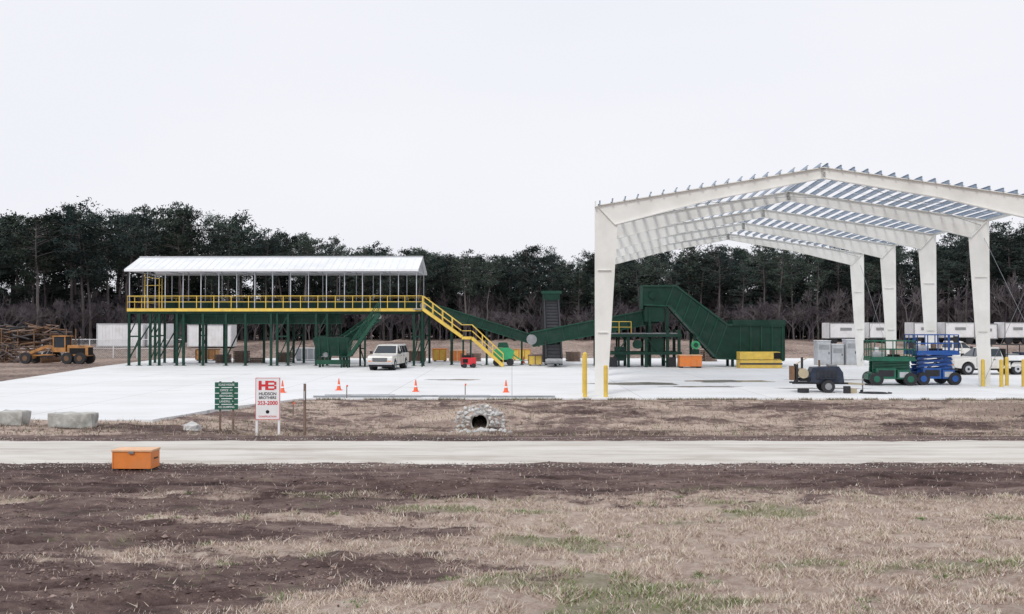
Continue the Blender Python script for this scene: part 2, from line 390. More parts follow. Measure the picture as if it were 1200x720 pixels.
for _ in range(6000):   # tufts hugging the slab edge
    x = random.uniform(-9.4, 27); y = 45.0 - abs(random.gauss(0,.12)) - .02
    if noise.noise((x*.9,0,5)) < -0.05: continue
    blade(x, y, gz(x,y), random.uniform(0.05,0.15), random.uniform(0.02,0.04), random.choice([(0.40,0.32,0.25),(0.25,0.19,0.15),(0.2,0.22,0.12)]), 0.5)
for _ in range(90):
    y = random.uniform(11, 20.5); x = random.uniform(-0.55,0.55)*y
    if gmask(x,y)[0] < 0.35: continue
    for k in range(40):
        xx, yy = x+random.gauss(0,0.07), y+random.gauss(0,0.07); blade(xx,yy,gz(xx,yy),random.uniform(0.02,0.06),0.02,(0.14,0.23,0.07),0.9)
tri_mesh('grass', P, Cc, attr_mat('grass_blade'))
P = []; Cc = []
def clod(x, y, z, r, c):
    vv = [Vector((random.uniform(.6,1.2)*a, random.uniform(.6,1.2)*b_, random.uniform(.4,.8)*e))*r for a,b_,e in ((1,0,0),(-1,0,0),(0,1,0),(0,-1,0),(0,0,1),(0,0,-1))]
    o = Vector((x,y,z)); k = random.uniform(0.7,1.3)
    for t in ((0,2,4),(2,1,4),(1,3,4),(3,0,4),(2,0,5),(1,2,5),(3,1,5),(0,3,5)):
        for i in t: P.append(tuple(vv[i]+o)); Cc.append((c[0]*k,c[1]*k,c[2]*k,1))
n = 0
while n < 13000:
    y = random.uniform(10.3, 23.9) if random.random() < 0.75 else random.uniform(30,43); x = random.uniform(-0.58,0.58)*y
    if inpad(x,y): continue
    g = gmask(x,y)[0]
    if random.random() < g*1.1: continue
    if random.random() > 0.35+1.8*noise.noise((x*0.8,y*1.2,80)): continue
    n += 1; r = random.uniform(0.008,0.028) if random.random() < 0.96 else random.uniform(0.03,0.065)
    clod(x,y,gz(x,y)+r*0.1, r, random.choice([(0.12,0.085,0.08),(0.20,0.145,0.13),(0.09,0.06,0.056),(0.27,0.20,0.175)]))
for _ in range(4500):
    x = random.uniform(-17,17); y = random.choice([24.1,24.1,29.5])+random.gauss(0,0.3)
    r = random.uniform(0.01,0.03); clod(x,y,-0.05, r, random.choice([(0.5,0.48,0.44),(0.36,0.33,0.29),(0.2,0.15,0.13)]))
tri_mesh('dirt_clods', P, Cc, attr_mat('clod'))

# ------------------------------------------------------------ trees
def fol_mat(name, c1, c2, scale):
    m = bpy.data.materials.new(name); m.use_nodes = True; nt = m.node_tree; N = nt.nodes; L = nt.links; b = N['Principled BSDF']
    tc = N.new('ShaderNodeTexCoord'); oi = N.new('ShaderNodeObjectInfo')
    n = N.new('ShaderNodeTexNoise'); n.inputs['Scale'].default_value = scale; n.inputs['Detail'].default_value = 3
    L.new(tc.outputs['Object'], n.inputs['Vector'])
    ad = N.new('ShaderNodeMath'); ad.operation = 'MULTIPLY_ADD'; L.new(oi.outputs['Random'], ad.inputs[0]); ad.inputs[1].default_value = 0.4
    L.new(n.outputs['Fac'], ad.inputs[2])
    r = N.new('ShaderNodeValToRGB'); r.color_ramp.elements[0].position = 0.4; r.color_ramp.elements[1].position = 0.98
    r.color_ramp.elements[0].color = (*c1,1); r.color_ramp.elements[1].color = (*c2,1)
    L.new(ad.outputs[0], r.inputs['Fac']); L.new(r.outputs['Color'], b.inputs['Base Color'])
    b.inputs['Roughness'].default_value = 0.8; b.inputs['Specular IOR Level'].default_value = 0.1
    return m
M['needles'] = fol_mat('pine_needles', (0.013,0.024,0.026), (0.065,0.088,0.070), 0.55)
M['bark'] = fol_mat('bark', (0.06,0.052,0.055), (0.17,0.15,0.15), 0.8)
M['twigs'] = fol_mat('bare_twigs', (0.055,0.05,0.062), (0.17,0.15,0.158), 0.5)
def mesh_from(name, vs, fs, ms, names):
    me = bpy.data.meshes.new(name); me.from_pydata(vs, [], fs)
    for k in names: me.materials.append(M[k])
    me.polygons.foreach_set('material_index', ms); me.update(); return me
def prism_to(vs, fs, ms, p, q, r1, r2, mi, n=4):
    d = (q-p); 
    if d.length < 1e-5: return
    d.normalize(); up = Vector((0,0,1)) if abs(d.z)<0.9 else Vector((1,0,0)); a = d.cross(up).normalized(); c = d.cross(a); o = len(vs)
    for i in range(n):
        t = 6.2832*i/n; w = a*math.cos(t)+c*math.sin(t); vs.append(p+w*r1); vs.append(q+w*r2)
    for i in range(n): fs.append((o+2*i, o+2*((i+1)%n), o+2*((i+1)%n)+1, o+2*i+1)); ms.append(mi)
def pine(seed, H=16.0, cs=0.5, full=False):
    rnd = random.Random(seed); vs=[]; fs=[]; ms=[]
    p = Vector((0,0,-0.5)); bend = Vector((rnd.gauss(0,.02), rnd.gauss(0,.02), 0)); axis=[]
    for i in range(9):
        q = Vector((0,0,0)) + bend*(i*i*0.5) + Vector((rnd.gauss(0,.06),rnd.gauss(0,.06),(i+1)*H/9))
        prism_to(vs,fs,ms,p,q,0.20*(1-i/9.5)+0.02,0.20*(1-(i+1)/9.5)+0.02,0,6); axis.append((p.copy(),q.copy())); p=q
    def ax(h):
        t = min(8, max(0,int(h/H*9))); a,c = axis[t]; return a.lerp(c, min(1,max(0,(h-a.z)/(c.z-a.z))))
    nl = 34 if not full else 38
    lop = rnd.uniform(0,6.28)
    for i in range(nl):
        t = (i+rnd.random())/nl; h = H*(cs+(1-cs)*t)*0.975
        wid = (0.45+2.75*math.sin(math.pi*min(1,max(0,0.12+0.80*t)))**0.8) if not full else (1.0-t)**0.6*2.6+.4
        a = rnd.uniform(0,6.283); L_ = wid*rnd.uniform(0.5,1.1)*(1+0.25*math.cos(a-lop)); base = ax(h)
        d = Vector((math.cos(a), math.sin(a), rnd.uniform(0.0,0.5)))
        tip = base + d*L_; tip.z = min(tip.z, H*1.0); prism_to(vs,fs,ms,base,tip,0.05,0.015,0,3)
        if rnd.random() < 0.14: continue
        for k in range(3):
            c = base.lerp(tip, 0.45+0.3*k) + Vector((rnd.gauss(0,.2),rnd.gauss(0,.2),rnd.gauss(0.1,.15))); rad = rnd.uniform(0.38,0.75)
            for _ in range(24):
                o_ = Vector((rnd.gauss(0,.55),rnd.gauss(0,.55),rnd.gauss(0,.34)))*rad + c
                s = rnd.uniform(0.11,0.24); u = Vector((rnd.gauss(0,1),rnd.gauss(0,1),rnd.gauss(0,1))).normalized(); w = u.orthogonal().normalized()
                o = len(vs); vs.extend([o_-u*s-w*s*0.35, o_-u*s*0.2+w*s*0.55, o_+u*s*1.2]); fs.append((o,o+1,o+2)); ms.append(1)
    for _ in range(12):
        h = H*rnd.uniform(0.15,cs); a = rnd.uniform(0,6.28); q=ax(h); prism_to(vs,fs,ms,q,q+Vector((math.cos(a),math.sin(a),.1))*rnd.uniform(.4,1.6),0.03,0.01,0,3)
    return mesh_from('pine_tree_mesh', [tuple(v) for v in vs], fs, ms, ['bark','needles'])
def hardwood(seed, H=9):
    rnd = random.Random(seed); vs=[]; fs=[]; ms=[]
    def br(p, d, L_, r, dep):
        q = p + d*L_; prism_to(vs,fs,ms,p,q,r,r*0.65,0,3 if dep>1 else 5)
        if dep >= 5: return
        for _ in range(rnd.choice([2,3,3]) if dep<4 else 5):
            nd = (d + Vector((rnd.gauss(0,.42),rnd.gauss(0,.42),rnd.gauss(0.1,.28)))).normalized()
            br(p.lerp(q, rnd.uniform(0.45,1)), nd, L_*rnd.uniform(0.55,0.85), max(0.018,r*0.58), dep+1)
    br(Vector((0,0,-0.3)), Vector((rnd.gauss(0,.05),rnd.gauss(0,.05),1)).normalized(), H*0.30, 0.11, 0)
    return mesh_from('bare_tree_mesh', [tuple(v) for v in vs], fs, ms, ['twigs'])
pines = [pine(100+i, 16.0, [0.46,0.58,0.50,0.62,0.54,0.45,0.66,0.52][i]) for i in range(8)]
young = [pine(200+i, 9.0, 0.06, True) for i in range(3)]
hards = [hardwood(300+i, 9) for i in range(6)]
KP = [(-150,108,17.5),(-64,118,15.8),(-54,122,18.0),(-46,128,17.8),(-37,138,16.2),(-25,148,14.6),(0,154,14.1),(36,152,14.7),(60,150,14.6),(76,146,17.6),(150,130,18)]
def path(x):
    for (a,ya,ha),(c,yc,hc) in zip(KP[:-1],KP[1:]):
        if x <= c: t=(x-a)/(c-a); return ya+(yc-ya)*t, ha+(hc-ha)*t
    return KP[-1][1:]
par = bpy.data.objects.new('distant_pine_trees', None); col.objects.link(par)
par2 = bpy.data.objects.new('distant_bare_trees', None); col.objects.link(par2)
def inst(me, x, y, s, parent, nm, sx=1.0):
    o = bpy.data.objects.new(nm, me); o.location = (x,y,gz(x,y)); o.scale = (s*sx,s*sx,s)
    o.rotation_euler = (random.gauss(0,.02),random.gauss(0,.02),random.uniform(0,6.28)); o.parent = parent; col.objects.link(o)
for row in range(7):
    x = -135 + row
    while x < 140:
        y, H = path(x); y += row*4.0 + random.gauss(0,1.3)
        h = H*(random.uniform(0.80,1.06) + 0.05*noise.noise((x*.13,0,0)) - (0.05 if row<3 else 0))*(1+0.008*row)
        inst(random.choice(pines), x+random.gauss(0,.8), y, h/16.0, par, 'pine', random.uniform(0.9,1.2))
        x += random.uniform(2.3,4.3)
for row in range(6):
    x = -135
    while x < 140:
        y, H = path(x); y += 9 + row*5 + random.gauss(0,1.5)
        inst(random.choice(young), x, y, random.uniform(0.6,1.1), par, 'young_pine', random.uniform(1.2,1.6)); x += random.uniform(2.4,4.4)
for row in range(7):
    x = -135
    while x < 140:
        y, H = path(x); y += -3.0 + row*2.4 + random.gauss(0,1.0)
        s = random.uniform(0.55,1.25 if row>2 else 1.0)
        if x > 45 and row < 2 and random.random() < .5: s = random.uniform(1.2,1.6)
        inst(random.choice(hards), x, y, s, par2, 'bare_tree', random.uniform(.9,1.3)); x += random.uniform(1.5,2.9)

# ------------------------------------------------------------ steel frame building
b = B(); S = 8.5; W = 21.4; EV = 9.15; RG = 10.85
def tap(b, A, Bp, v, w=0.24, m='cream'):
    (a0,a1),(c0,c1) = A,Bp
    vs = []
    for (u,z) in (a0,a1,c1,c0): vs += [(u,v-0.012,z),(u,v+0.012,z)]
    b.add(vs, [(0,2,4,6),(1,7,5,3),(0,1,3,2),(2,3,5,4),(4,5,7,6),(6,7,1,0)], m)
    for p,q in ((a0,c0),(a1,c1)): b.beam((p[0],v,p[1]),(q[0],v,q[1]),w,0.035,m)
hb, hk, hr, kd = 0.36, 0.86, 0.50, 0.95
sl = (RG-EV)/(W/2)
zt = lambda u: EV + sl*u
for k in range(5):
    b.part('portal_frame_%d'%(k+1)); v = k*S
    for s in (0,1):
        f = (lambda u: u) if s==0 else (lambda u: W-u)
        b.box((f(hb/2), v, 0.015),(0.5,0.35,0.03),'cream')
        tap(b, ((f(0),0.03),(f(hb),0.03)), ((f(0),EV-0.05),(f(hk),EV-kd)), v)
        tap(b, ((f(0.02),EV-0.02),(f(hk),EV-kd)), ((f(W*0.25),zt(W*.25)-0.02),(f(W*0.25),zt(W*.25)-0.66)), v)
        tap(b, ((f(W*.25),zt(W*.25)-0.02),(f(W*.25),zt(W*.25)-0.66)), ((f(W/2),RG-0.02),(f(W/2),RG-0.02-hr)), v)
        b.beam((f(hk),v,EV-kd),(f(0.03),v,EV-0.05),0.22,0.03,'cream')
        for uu,dd in ((W*.25,.64),(W*.5-0.02,.5)):
            b.beam((f(uu),v,zt(uu)-0.04),(f(uu),v,zt(uu)-dd),0.25,0.05,'cream')
        for q in (3.0,6.0):
            wq = hb+(hk-hb)*q/9; b.box((f(wq*0.5),v,q),(wq-.04,0.20,0.015),'cream')
b.part('purlins')
NP = 17
for s in (0,1):
    f = (lambda u: u) if s==0 else (lambda u: W-u)
    for i in range(NP+1):
        u = 0.10 + (W/2-0.28)*i/NP; z = zt(u) + 0.10
        b.beam((f(u),-0.25,z),(f(u),4*S+0.25,z),0.02,0.16,'galv')
        b.beam((f(u+0.03),-0.25,z+0.085),(f(u+0.03),4*S+0.25,z+0.085),0.075,0.012,'galv')
        b.beam((f(u-0.03),-0.25,z-0.085),(f(u-0.03),4*S+0.25,z-0.085),0.075,0.012,'galv')
    for k in range(4):
        for t in (0.25,0.5,0.75):
            v = (k+t)*S
            b.beam((f(0.1),v,EV+0.06),(f(W/2-0.1),v,RG+0.04),0.04,0.015,'whitemetal')
            b.beam((f(0.1),v+.3,EV+0.19),(f(W/2-0.1),v+.3,RG+0.17),0.04,0.01,'whitemetal')
    b.beam((f(-0.08),-0.25,EV+0.04),(f(-0.08),4*S+.25,EV+0.04),0.08,0.26,'cream')
b.part('bracing')
for s in (0,1):
    u = 0.15 if s==0 else W-0.15
    for k in (0,3):
        b.cyl((u,k*S,0.4),(u,(k+1)*S,EV-1.0),0.012,'grey',6); b.cyl((u,(k+1)*S,0.4),(u,k*S,EV-1.0),0.012,'grey',6)
for k in (0,3):
    for s in (0,1):
        f = (lambda u: u) if s==0 else (lambda u: W-u)
        b.cyl((f(0.3),k*S,EV-.3),(f(W/2),(k+1)*S,RG-.3),0.014,'grey',6); b.cyl((f(0.3),(k+1)*S,EV-.3),(f(W/2),k*S,RG-.3),0.014,'grey',6)
b.finish('steel_frame_building', (4.12,47.4,0), R(-4.97))

def bollard(x, y, h=2.0):
    b = B(); b.cyl((0,0,0),(0,0,h-0.06),0.10,'yellow',16); b.cyl((0,0,h-0.06),(0,0,h),0.10,'yellow',16,0.05); b.cyl((0,0,0),(0,0,0.02),0.16,'pad',16); b.finish('bollard',(x,y,0))
for x,y,h in ((3.38,45.5,2.1),(4.35,45.6,1.5),(3.55,48.3,1.9),(26.4,53.0,1.5),(25.6,53.4,1.5),(27.2,54.0,1.6),(27.7,53.2,1.5)): bollard(x,y,h)

# ------------------------------------------------------------ sorting platform
b = B(); Ln = 24.3
b.part('deck'); b.bx(0,Ln,0,6,4.58,4.68,'grey'); b.bx(0,Ln,-0.06,-0.003,4.44,4.69,'yellow'); b.bx(0,Ln,0.1,0.3,4.25,4.575,'green'); b.bx(0,Ln,5.7,5.9,4.25,4.575,'green')
for i in range(16): b.bx(0.2+i*1.54,0.34+i*1.54,0.31,5.69,4.35,4.575,'green')
b.part('railing'); b.rail([(0.02,5.9,4.7),(0.02,0.02,4.7),(Ln-0.1,0.02,4.7)],'yellow',1.0,True,0.028,1.45)
b.rail([(0.02,5.95,4.7),(Ln-0.1,5.95,4.7)],'yellow',1.0,False,0.022,1.8)
b.part('posts')
Lr = Ln-0.5
for i in range(17):
    u = 0.1 + i*(Lr-0.2)/16
    for v in (0.22,5.75): b.bx(u-0.03,u+0.03,v-0.03,v+0.03,4.68,7.78,'postwhite')
b.part('roof')
for s in (1,-1):
    y0, y1 = (3-3.35*s, 3)
    vs = [(-0.12,y0,7.82),(Lr+0.12,y0,7.82),(Lr+0.12,y1,9.05),(-0.12,y1,9.05)]
    vs += [(a,c,d+0.05) for a,c,d in vs]
    b.add(vs, [(0,1,2,3),(4,5,6,7),(0,1,5,4),(1,2,6,5),(3,0,4,7)], 'whitemetal')
    k = 0
    while k*0.6 < Lr+0.2:
        u = -0.08+k*0.6; b.beam((u,y0,7.885),(u,y1,9.115),0.04,0.025,'whitemetal'); k += 1
    b.bx(-0.12,Lr+0.12,min(y0,y0-0.03*s),max(y0,y0-0.03*s),7.70,7.87,'white')
b.beam((-0.14,3,9.13),(Lr+0.14,3,9.13),0.35,0.03,'whitemetal')
b.part('trusses')
for i in range(9):
    u = 0.1+i*(Lr-0.2)/8
    b.beam((u,0.2,7.74),(u,5.8,7.74),0.06,0.08,'postwhite'); b.beam((u,0.0,7.76),(u,3,8.93),0.05,0.07,'postwhite'); b.beam((u,6,7.76),(u,3,8.93),0.05,0.07,'postwhite')
    b.beam((u,3,7.74),(u,3,8.9),0.05,0.05,'postwhite')
b.bx(0.1,Lr-0.1,0.18,0.26,7.70,7.80,'postwhite'); b.bx(0.1,Lr-0.1,5.72,5.80,7.70,7.80,'postwhite')
b.part('sorting_conveyor'); b.bx(2,Ln-0.4,2.5,3.9,4.7,5.35,'green'); b.bx(2,Ln-.4,2.6,3.8,5.352,5.37,'black')
for i in range(8): b.bx(3+i*2.8,3.1+i*2.8,2.42,2.49,4.7,5.4,'green')
b.part('under_conveyor'); b.bx(3.8,17.4,0.9,2.4,3.45,4.2,'green'); b.bx(3.8,17.4,0.84,0.897,4.05,4.2,'green2'); b.bx(3.8,17.4,0.84,0.897,3.42,3.5,'green2')
for i in range(10): b.bx(4.2+i*1.42,4.28+i*1.42,0.85,0.896,3.5,4.05,'green2')
b.part('legs')
LG = (0.1,0.95,1.85,2.6,4.05,4.6,6.2,8.1,9.7,11.8,12.3,13.2,15.5,16.4,23.5,24.2)
for u in LG:
    for v in (0.2,5.8):
        b.bx(u-0.09,u+0.09,v-0.09,v+0.09,0.02,4.25,'green'); b.box((u,v,0.012),(0.4,0.4,0.024),'green')
for u,w in ((0.1,0.95),(1.85,2.6),(4.05,4.6),(12.3,13.2),(15.5,16.4),(23.5,24.2)):
    for v in (0.2,5.8):
        b.beam((u,v,2.4),(w,v,2.4),0.1,0.12,'green'); b.beam((u,v,2.5),(w,v,4.2),0.06,0.08,'green'); b.beam((u,v,0.4),(w,v,2.3),0.06,0.08,'green')
for u in (0.1,2.6,8.1,13.2,16.4,23.5): b.beam((u,0.2,0.6),(u,5.8,4.1),0.08,0.08,'green')
b.part('access_frame')
for x,z in ((1.1,7.6),(2.3,7.2)):
    for y in (0.9,1.5): b.beam((x,y,4.7),(x,y,z),0.05,0.05,'yellow')
b.beam((1.1,0.9,7.3),(2.3,0.9,7.15),0.05,0.05,'yellow'); b.beam((1.1,0.9,6.6),(2.3,0.9,6.6),0.05,0.05,'yellow')
b.finish('sorting_platform_building', (-31.5,80.3,0), R(-1.0))

b = B(); pts = [((-7.1,4.65),(-4.0,2.35)),((-3.2,2.35),(-0.7,0.02))]
for y in (78.0,79.0):
    b.part('stringers')
    for (x0,z0),(x1,z1) in pts: b.beam((x0,y,z0-.05),(x1,y,z1+0.05),0.06,0.24,'yellow')
    b.beam((-4.0,y,2.3),(-3.2,y,2.3),0.06,0.22,'yellow')
    b.part('handrail')
    for (x0,z0),(x1,z1) in pts: b.rail([(x0,y,z0),(x1,y,z1)],'yellow',1.0,True,0.03,1.1)
    b.rail([(-4.0,y,2.35),(-3.2,y,2.35)],'yellow',1.0,True,0.03,0.8)
b.part('treads')
for (x0,z0),(x1,z1) in pts:
    k = 12
    for i in range(k): t=(i+.5)/k; b.box((x0+(x1-x0)*t,78.5,z0+(z1-z0)*t),(0.26,0.93,0.03),'grey')
b.bx(-4.0,-3.2,78.04,78.96,2.3,2.36,'grey'); b.bx(-7.9,-7.05,78.04,80.0,4.56,4.64,'grey')
for x in (-3.9,-3.3):
    for y in (78.06,78.94): b.bx(x-.05,x+.05,y-.05,y+.05,0,2.28,'green')
for y in (78.1,79.7): b.bx(-7.2,-7.1,y-.05,y+.05,0,4.55,'green')
b.finish('metal_staircase')

# ------------------------------------------------------------ conveyors
def conveyor(name, p, q, w=1.3, h=0.8, legs=(), m='green', m2='green2', ribs=1.2, cl='grey'):
    b = B(); p, q = Vector(p), Vector(q); d=(q-p); L_=d.length; d.normalize()
    sd = Vector((-d.y, d.x, 0)).normalized(); up = d.cross(sd)*-1
    if up.z < 0: up = -up
    b.part('side_plates')
    for s in (-1,1):
        o = sd*(s*w/2); b.beam(p+o, q+o, 0.05, h, m)
        for e in (-1,1): b.beam(p+o+up*(e*h/2)+sd*(s*0.05), q+o+up*(e*h/2)+sd*(s*0.05), 0.13, 0.08, m2)
        k = int(L_/ribs)
        for i in range(k+1):
            c = p+d*(L_*i/k)+sd*(s*(w/2+0.06)); b.beam(c-up*(h/2-.05), c+up*(h/2-.05), 0.06,0.06,m2)
    b.part('belt'); b.beam(p+up*0.1, q+up*0.1, w-0.12, 0.04, 'black')
    k = int(L_/0.6)
    for i in range(k): c = p+d*(L_*(i+.5)/k)+up*0.15; b.beam(c-sd*(w/2-.1), c+sd*(w/2-.1), 0.03,0.06,cl)
    b.beam(p-up*(h/2-.03), q-up*(h/2-.03), w-0.1, 0.03, m)
    for e in (p,q): b.cyl(e-sd*(w/2+.1), e+sd*(w/2+.1), h*0.36, 'grey', 14)
    if legs:
        b.part('legs')
        for t in legs:
            c = p+d*(L_*t)-up*(h/2)
            for s in (-1,1):
                f = c+sd*(s*w/2); b.beam((f.x,f.y,0.0),f,0.14,0.14,m); b.box((f.x,f.y,0.01),(0.35,0.35,0.02),m)
            a = c-sd*(w/2); e = c+sd*(w/2)
            b.beam((a.x,a.y,c.z*.5),(e.x,e.y,c.z*.5),0.1,0.1,m); b.beam((a.x,a.y,c.z*.1),(e.x,e.y,c.z*.5),0.07,0.07,m)
    return b.finish(name)
conveyor('inclined_conveyor', (-7.4,82.5,4.95), (2.4,82.5,1.9), 1.4, 0.75, (0.25,0.55,0.85))
conveyor('inclined_conveyor', (1.6,80.3,2.15), (11.8,80.3,4.1), 1.6, 1.15, (0.18,0.5,0.68,0.93))
conveyor('inclined_conveyor', (3.3,77.2,0.5), (3.5,87.5,5.5), 1.15, 0.6, (0.4,0.7,0.95), 'black', 'black', 1.2, 'black')
conveyor('inclined_conveyor', (-14.9,77.6,1.0), (-11.0,79.6,4.0), 1.2, 0.55, (0.7,))
b = B(); b.bx(2.75,4.25,86.9,88.3,5.5,6.3,'green'); b.bx(2.6,4.4,86.85,86.88,6.1,6.35,'green2'); b.bx(2.95,4.05,86.9,88.2,3.6,5.48,'black')
for x in (2.8,4.2): b.bx(x-.07,x+.07,87.0,87.14,0,5.48,'black'); b.bx(x-.07,x+.07,88.1,88.24,0,5.48,'black')
for z in (1.2,2.4,3.6): b.bx(2.8,4.2,87.15,87.22,z,z+.1,'black')
b.finish('conveyor_discharge_hood')
b = B()
b.prism([(-1.4,0.9),(-1.7,2.3),(1.2,2.3),(0.9,0.9)], lambda x,z: 0.6+0.35*(z-0.9), 'green')
b.bx(-1.6,1.1,-1.0,1.0,2.302,2.36,'green2'); b.bx(-1.45,0.95,-0.85,0.85,2.362,2.38,'dark')
for x in (-1.2,0.7):
    for y in (-.6,.6): b.bx(x-.08,x+.08,y-.08,y+.08,0,0.95,'green')
b.bx(-1.5,1.2,-0.75,-.65,0.25,0.6,'green2')
for x in (-1.2,-.5,.3,1.0): b.beam((x,-.78,1.0),(x,-1.06,2.3),.07,.07,'green2')
b.finish('infeed_hopper', (-13.9,77.8,0))
b = B(); 
for y in (-.4,.4):
    b.beam((0,y,.9),(2.3,y,4.2),.06,.25,'green2'); b.rail([(0,y,1.0),(2.3,y,4.3)],'green2',.85,True,.025,1.2)
for i in range(13): t=(i+.5)/13; b.box((2.3*t,0,.95+3.3*t),(.22,.76,.04),'lgrey')
b.bx(-.7,0,-.45,.45,.82,.9,'green')
for x in (-.6,-.1):
    for y in (-.38,.38): b.bx(x-.05,x+.05,y-.05,y+.05,0,.82,'green')
b.finish('service_stair', (-12.7,76.9,0))

b = B(); y0 = 79.3; w = 0.9
top = [(10.5,6.45),(13.1,6.45),(17.2,3.35),(21.7,3.25)]; bot = [(10.5,4.95),(12.6,4.85),(16.4,0.65),(21.7,0.5)]
b.part('side_plates')
prof = [(x,z) for x,z in bot] + [(x,z) for x,z in reversed(top)]
for s in (-1,1): b.prism(prof, 0.03, 'green', y0+s*w)
for s in (-1,1):
    for pl in (top,bot):
        for a,c in zip(pl[:-1],pl[1:]): b.beam((a[0],y0+s*(w+.08),a[1]),(c[0],y0+s*(w+.08),c[1]),0.14,0.12,'green2')
    for i in range(12):
        t = i/11.0
        if t<0.55: tt=t/0.55; a=(12.9+(17.2-12.9)*tt,6.4+(3.3-6.4)*tt); c=(12.3+(16.2-12.3)*tt,4.9+(0.7-4.9)*tt)
        else: tt=(t-.55)/.45; a=(17.4+4.2*tt,3.3); c=(17.4+4.2*tt,0.6)
        b.beam((a[0],y0+s*(w+.06),a[1]),(c[0],y0+s*(w+.06),c[1]),0.09,0.09,'green2')
b.part('belt')
for a,c in zip(top[:-1],top[1:]): b.beam((a[0],y0,a[1]-.5),(c[0],y0,c[1]-.5),2*w-.1,.06,'black')
for a,c in zip(bot[:-1],bot[1:]): b.beam((a[0],y0,a[1]+.1),(c[0],y0,c[1]+.1),2*w-.1,.06,'green')
b.part('hopper_walls'); b.bx(17.6,21.8,y0-w-.2,y0-w-.14,3.3,3.75,'green'); b.bx(17.6,21.8,y0+w+.1,y0+w+.16,3.3,3.75,'green'); b.bx(21.72,21.8,y0-w,y0+w,0.5,3.75,'green')
b.part('head_drive'); b.bx(10.42,10.48,y0-w,y0+w,4.6,6.5,'green2'); b.cyl((11.2,y0-w-.25,5.7),(11.2,y0+w+.2,5.7),0.28,'green',16); b.bx(10.6,12.2,y0-w,y0+w,3.6,4.8,'green')
b.part('legs')
for x in (11.0,12.4,14.6): 
    z_ = 4.7 if x<13 else 2.6
    for s in (-1,1): b.bx(x-.1,x+.1,y0+s*w-.1,y0+s*w+.1,0,z_,'green')
for x in (17.6,19.6,21.4):
    for s in (-1,1): b.bx(x-.1,x+.1,y0+s*w-.1,y0+s*w+.1,0,0.55,'green')
b.finish('loading_conveyor')
b = B()
for x in (7.6,9.2,10.6,12.3,13.2):
    for y in (77.6,80.0): b.bx(x-.11,x+.11,y-.11,y+.11,0,2.6 if x<11 else 3.0,'green')
for z in (1.1,2.5):
    for y in (77.5,80.1): b.beam((7.4,y,z),(13.4,y,z),.16,.22,'green')
for x in (7.6,10.6,13.2): b.beam((x,77.6,2.3),(x,80,2.3),.14,.18,'green')
b.beam((7.6,77.5,.2),(9.2,77.5,2.4),.09,.09,'green'); b.beam((12.3,77.5,.2),(10.6,77.5,2.4),.09,.09,'green')
b.bx(7.6,13.2,77.6,80,2.62,2.7,'grey'); b.rail([(7.5,77.45,2.7),(9.4,77.45,2.7)],'yellow',.9,True,.025,.9)
b.bx(8.2,9.0,77.7,78.7,0.5,1.6,'green'); b.bx(11.0,12.0,77.7,78.9,1.2,2.3,'green'); b.cyl((9.9,77.2,1.8),(9.9,77.9,1.8),0.35,'green',16)
for x in (8.0,12.6): b.bx(x-.3,x+.3,77.2,77.4,.05,.8,'black')
b.finish('conveyor_support_frame')
b = B(); b.part('casing'); b.cyl((0,-.2,1.75),(0,.2,1.75),0.33,'brightgreen',24); b.cyl((0,-.25,1.75),(0,-.21,1.75),0.18,'green2',20); b.part('stand'); b.bx(-.28,.28,-.2,.2,0.04,1.41,'green'); b.bx(-.4,.4,-.3,.3,0,.04,'green'); b.finish('blower_fan',(14.55,77.9,0))
b = B(); b.bx(-1.6,1.6,-.7,.7,0.0,.62,'yellow'); b.bx(-1.6,1.5,-.6,.6,.66,1.25,'yellow'); b.bx(-1.65,1.65,-.74,-.705,.28,.40,'navy'); b.bx(1.0,1.55,-.64,-.61,.72,1.2,'dark')
for x in (-1.2,0,1.2): b.bx(x-.1,x+.1,-.72,.72,.621,.66,'grey')
b.finish('ballast_blocks',(19.2,76.4,0),0,0.02)
b = B(); b.bx(-.85,.85,-.5,.5,.12,.95,'orange'); b.bx(-.9,.9,-.55,.55,.952,1.02,'orangetop')
for x in (-.7,.7): b.bx(x-.1,x+.1,-.5,.5,0,.12,'black')
for x in (-.5,0,.5): b.bx(x-.03,x+.03,-.54,-.503,.15,.9,'orange')
b.finish('waste_bin',(13.85,76.5,0),0.0,0.01)

def pallets(x,y,n,rz=0,wm='wood'):
    b = B()
    for k in range(n):
        z = k*.15
        for i in (-.5,0,.5): b.bx(-.6,.6,i-.05,i+.05,z+.0,z+.1,wm)
        for i in range(6): b.bx(-.6+i*.21,-.6+i*.21+.13,-.55,.55,z+.102,z+.125,wm)
    b.finish('pallet_stack',(x,y,0),rz)
for x,y,n,r in ((-25.5,86.8,5,.1),(-24,87.2,7,.0),(-22.6,87,3,.3),(-20.4,88,6,0),(-3.5,90,5,.2),(-1.0,88,4,0),(5.6,90,6,.1),(-17,88,4,.2),(16,88,5,0),(18,90,7,.3)): pallets(x,y,n,r)
def crate(name,x,y,w,d,h,m,m2):
    b = B(); b.bx(-w/2,w/2,-d/2,d/2,.1,h,m); b.bx(-w/2-.04,w/2+.04,-d/2-.04,d/2+.04,h+.002,h+.08,m2)
    for i in range(int(w/.5)+1): xx=-w/2+i*w/max(1,int(w/.5)); b.bx(xx-.04,xx+.04,-d/2-.05,-d/2-.003,.1,h,m2)
    for xx in (-w/2+.15,w/2-.15): b.bx(xx-.08,xx+.08,-d/2,d/2,0,.1,'black')
    b.finish(name,(x,y,0))
crate('steel_bin',-4.9,88.5,1.4,1.2,1.0,'orange','orangetop'); crate('steel_bin',-6.6,90,1.2,1.2,1.1,'yellow','orange'); crate('steel_bin',0.9,92,1.6,1.2,1.0,'yellow','grader')
crate('steel_bin',1.9,80.8,1.1,.9,.8,'yellow','wood')
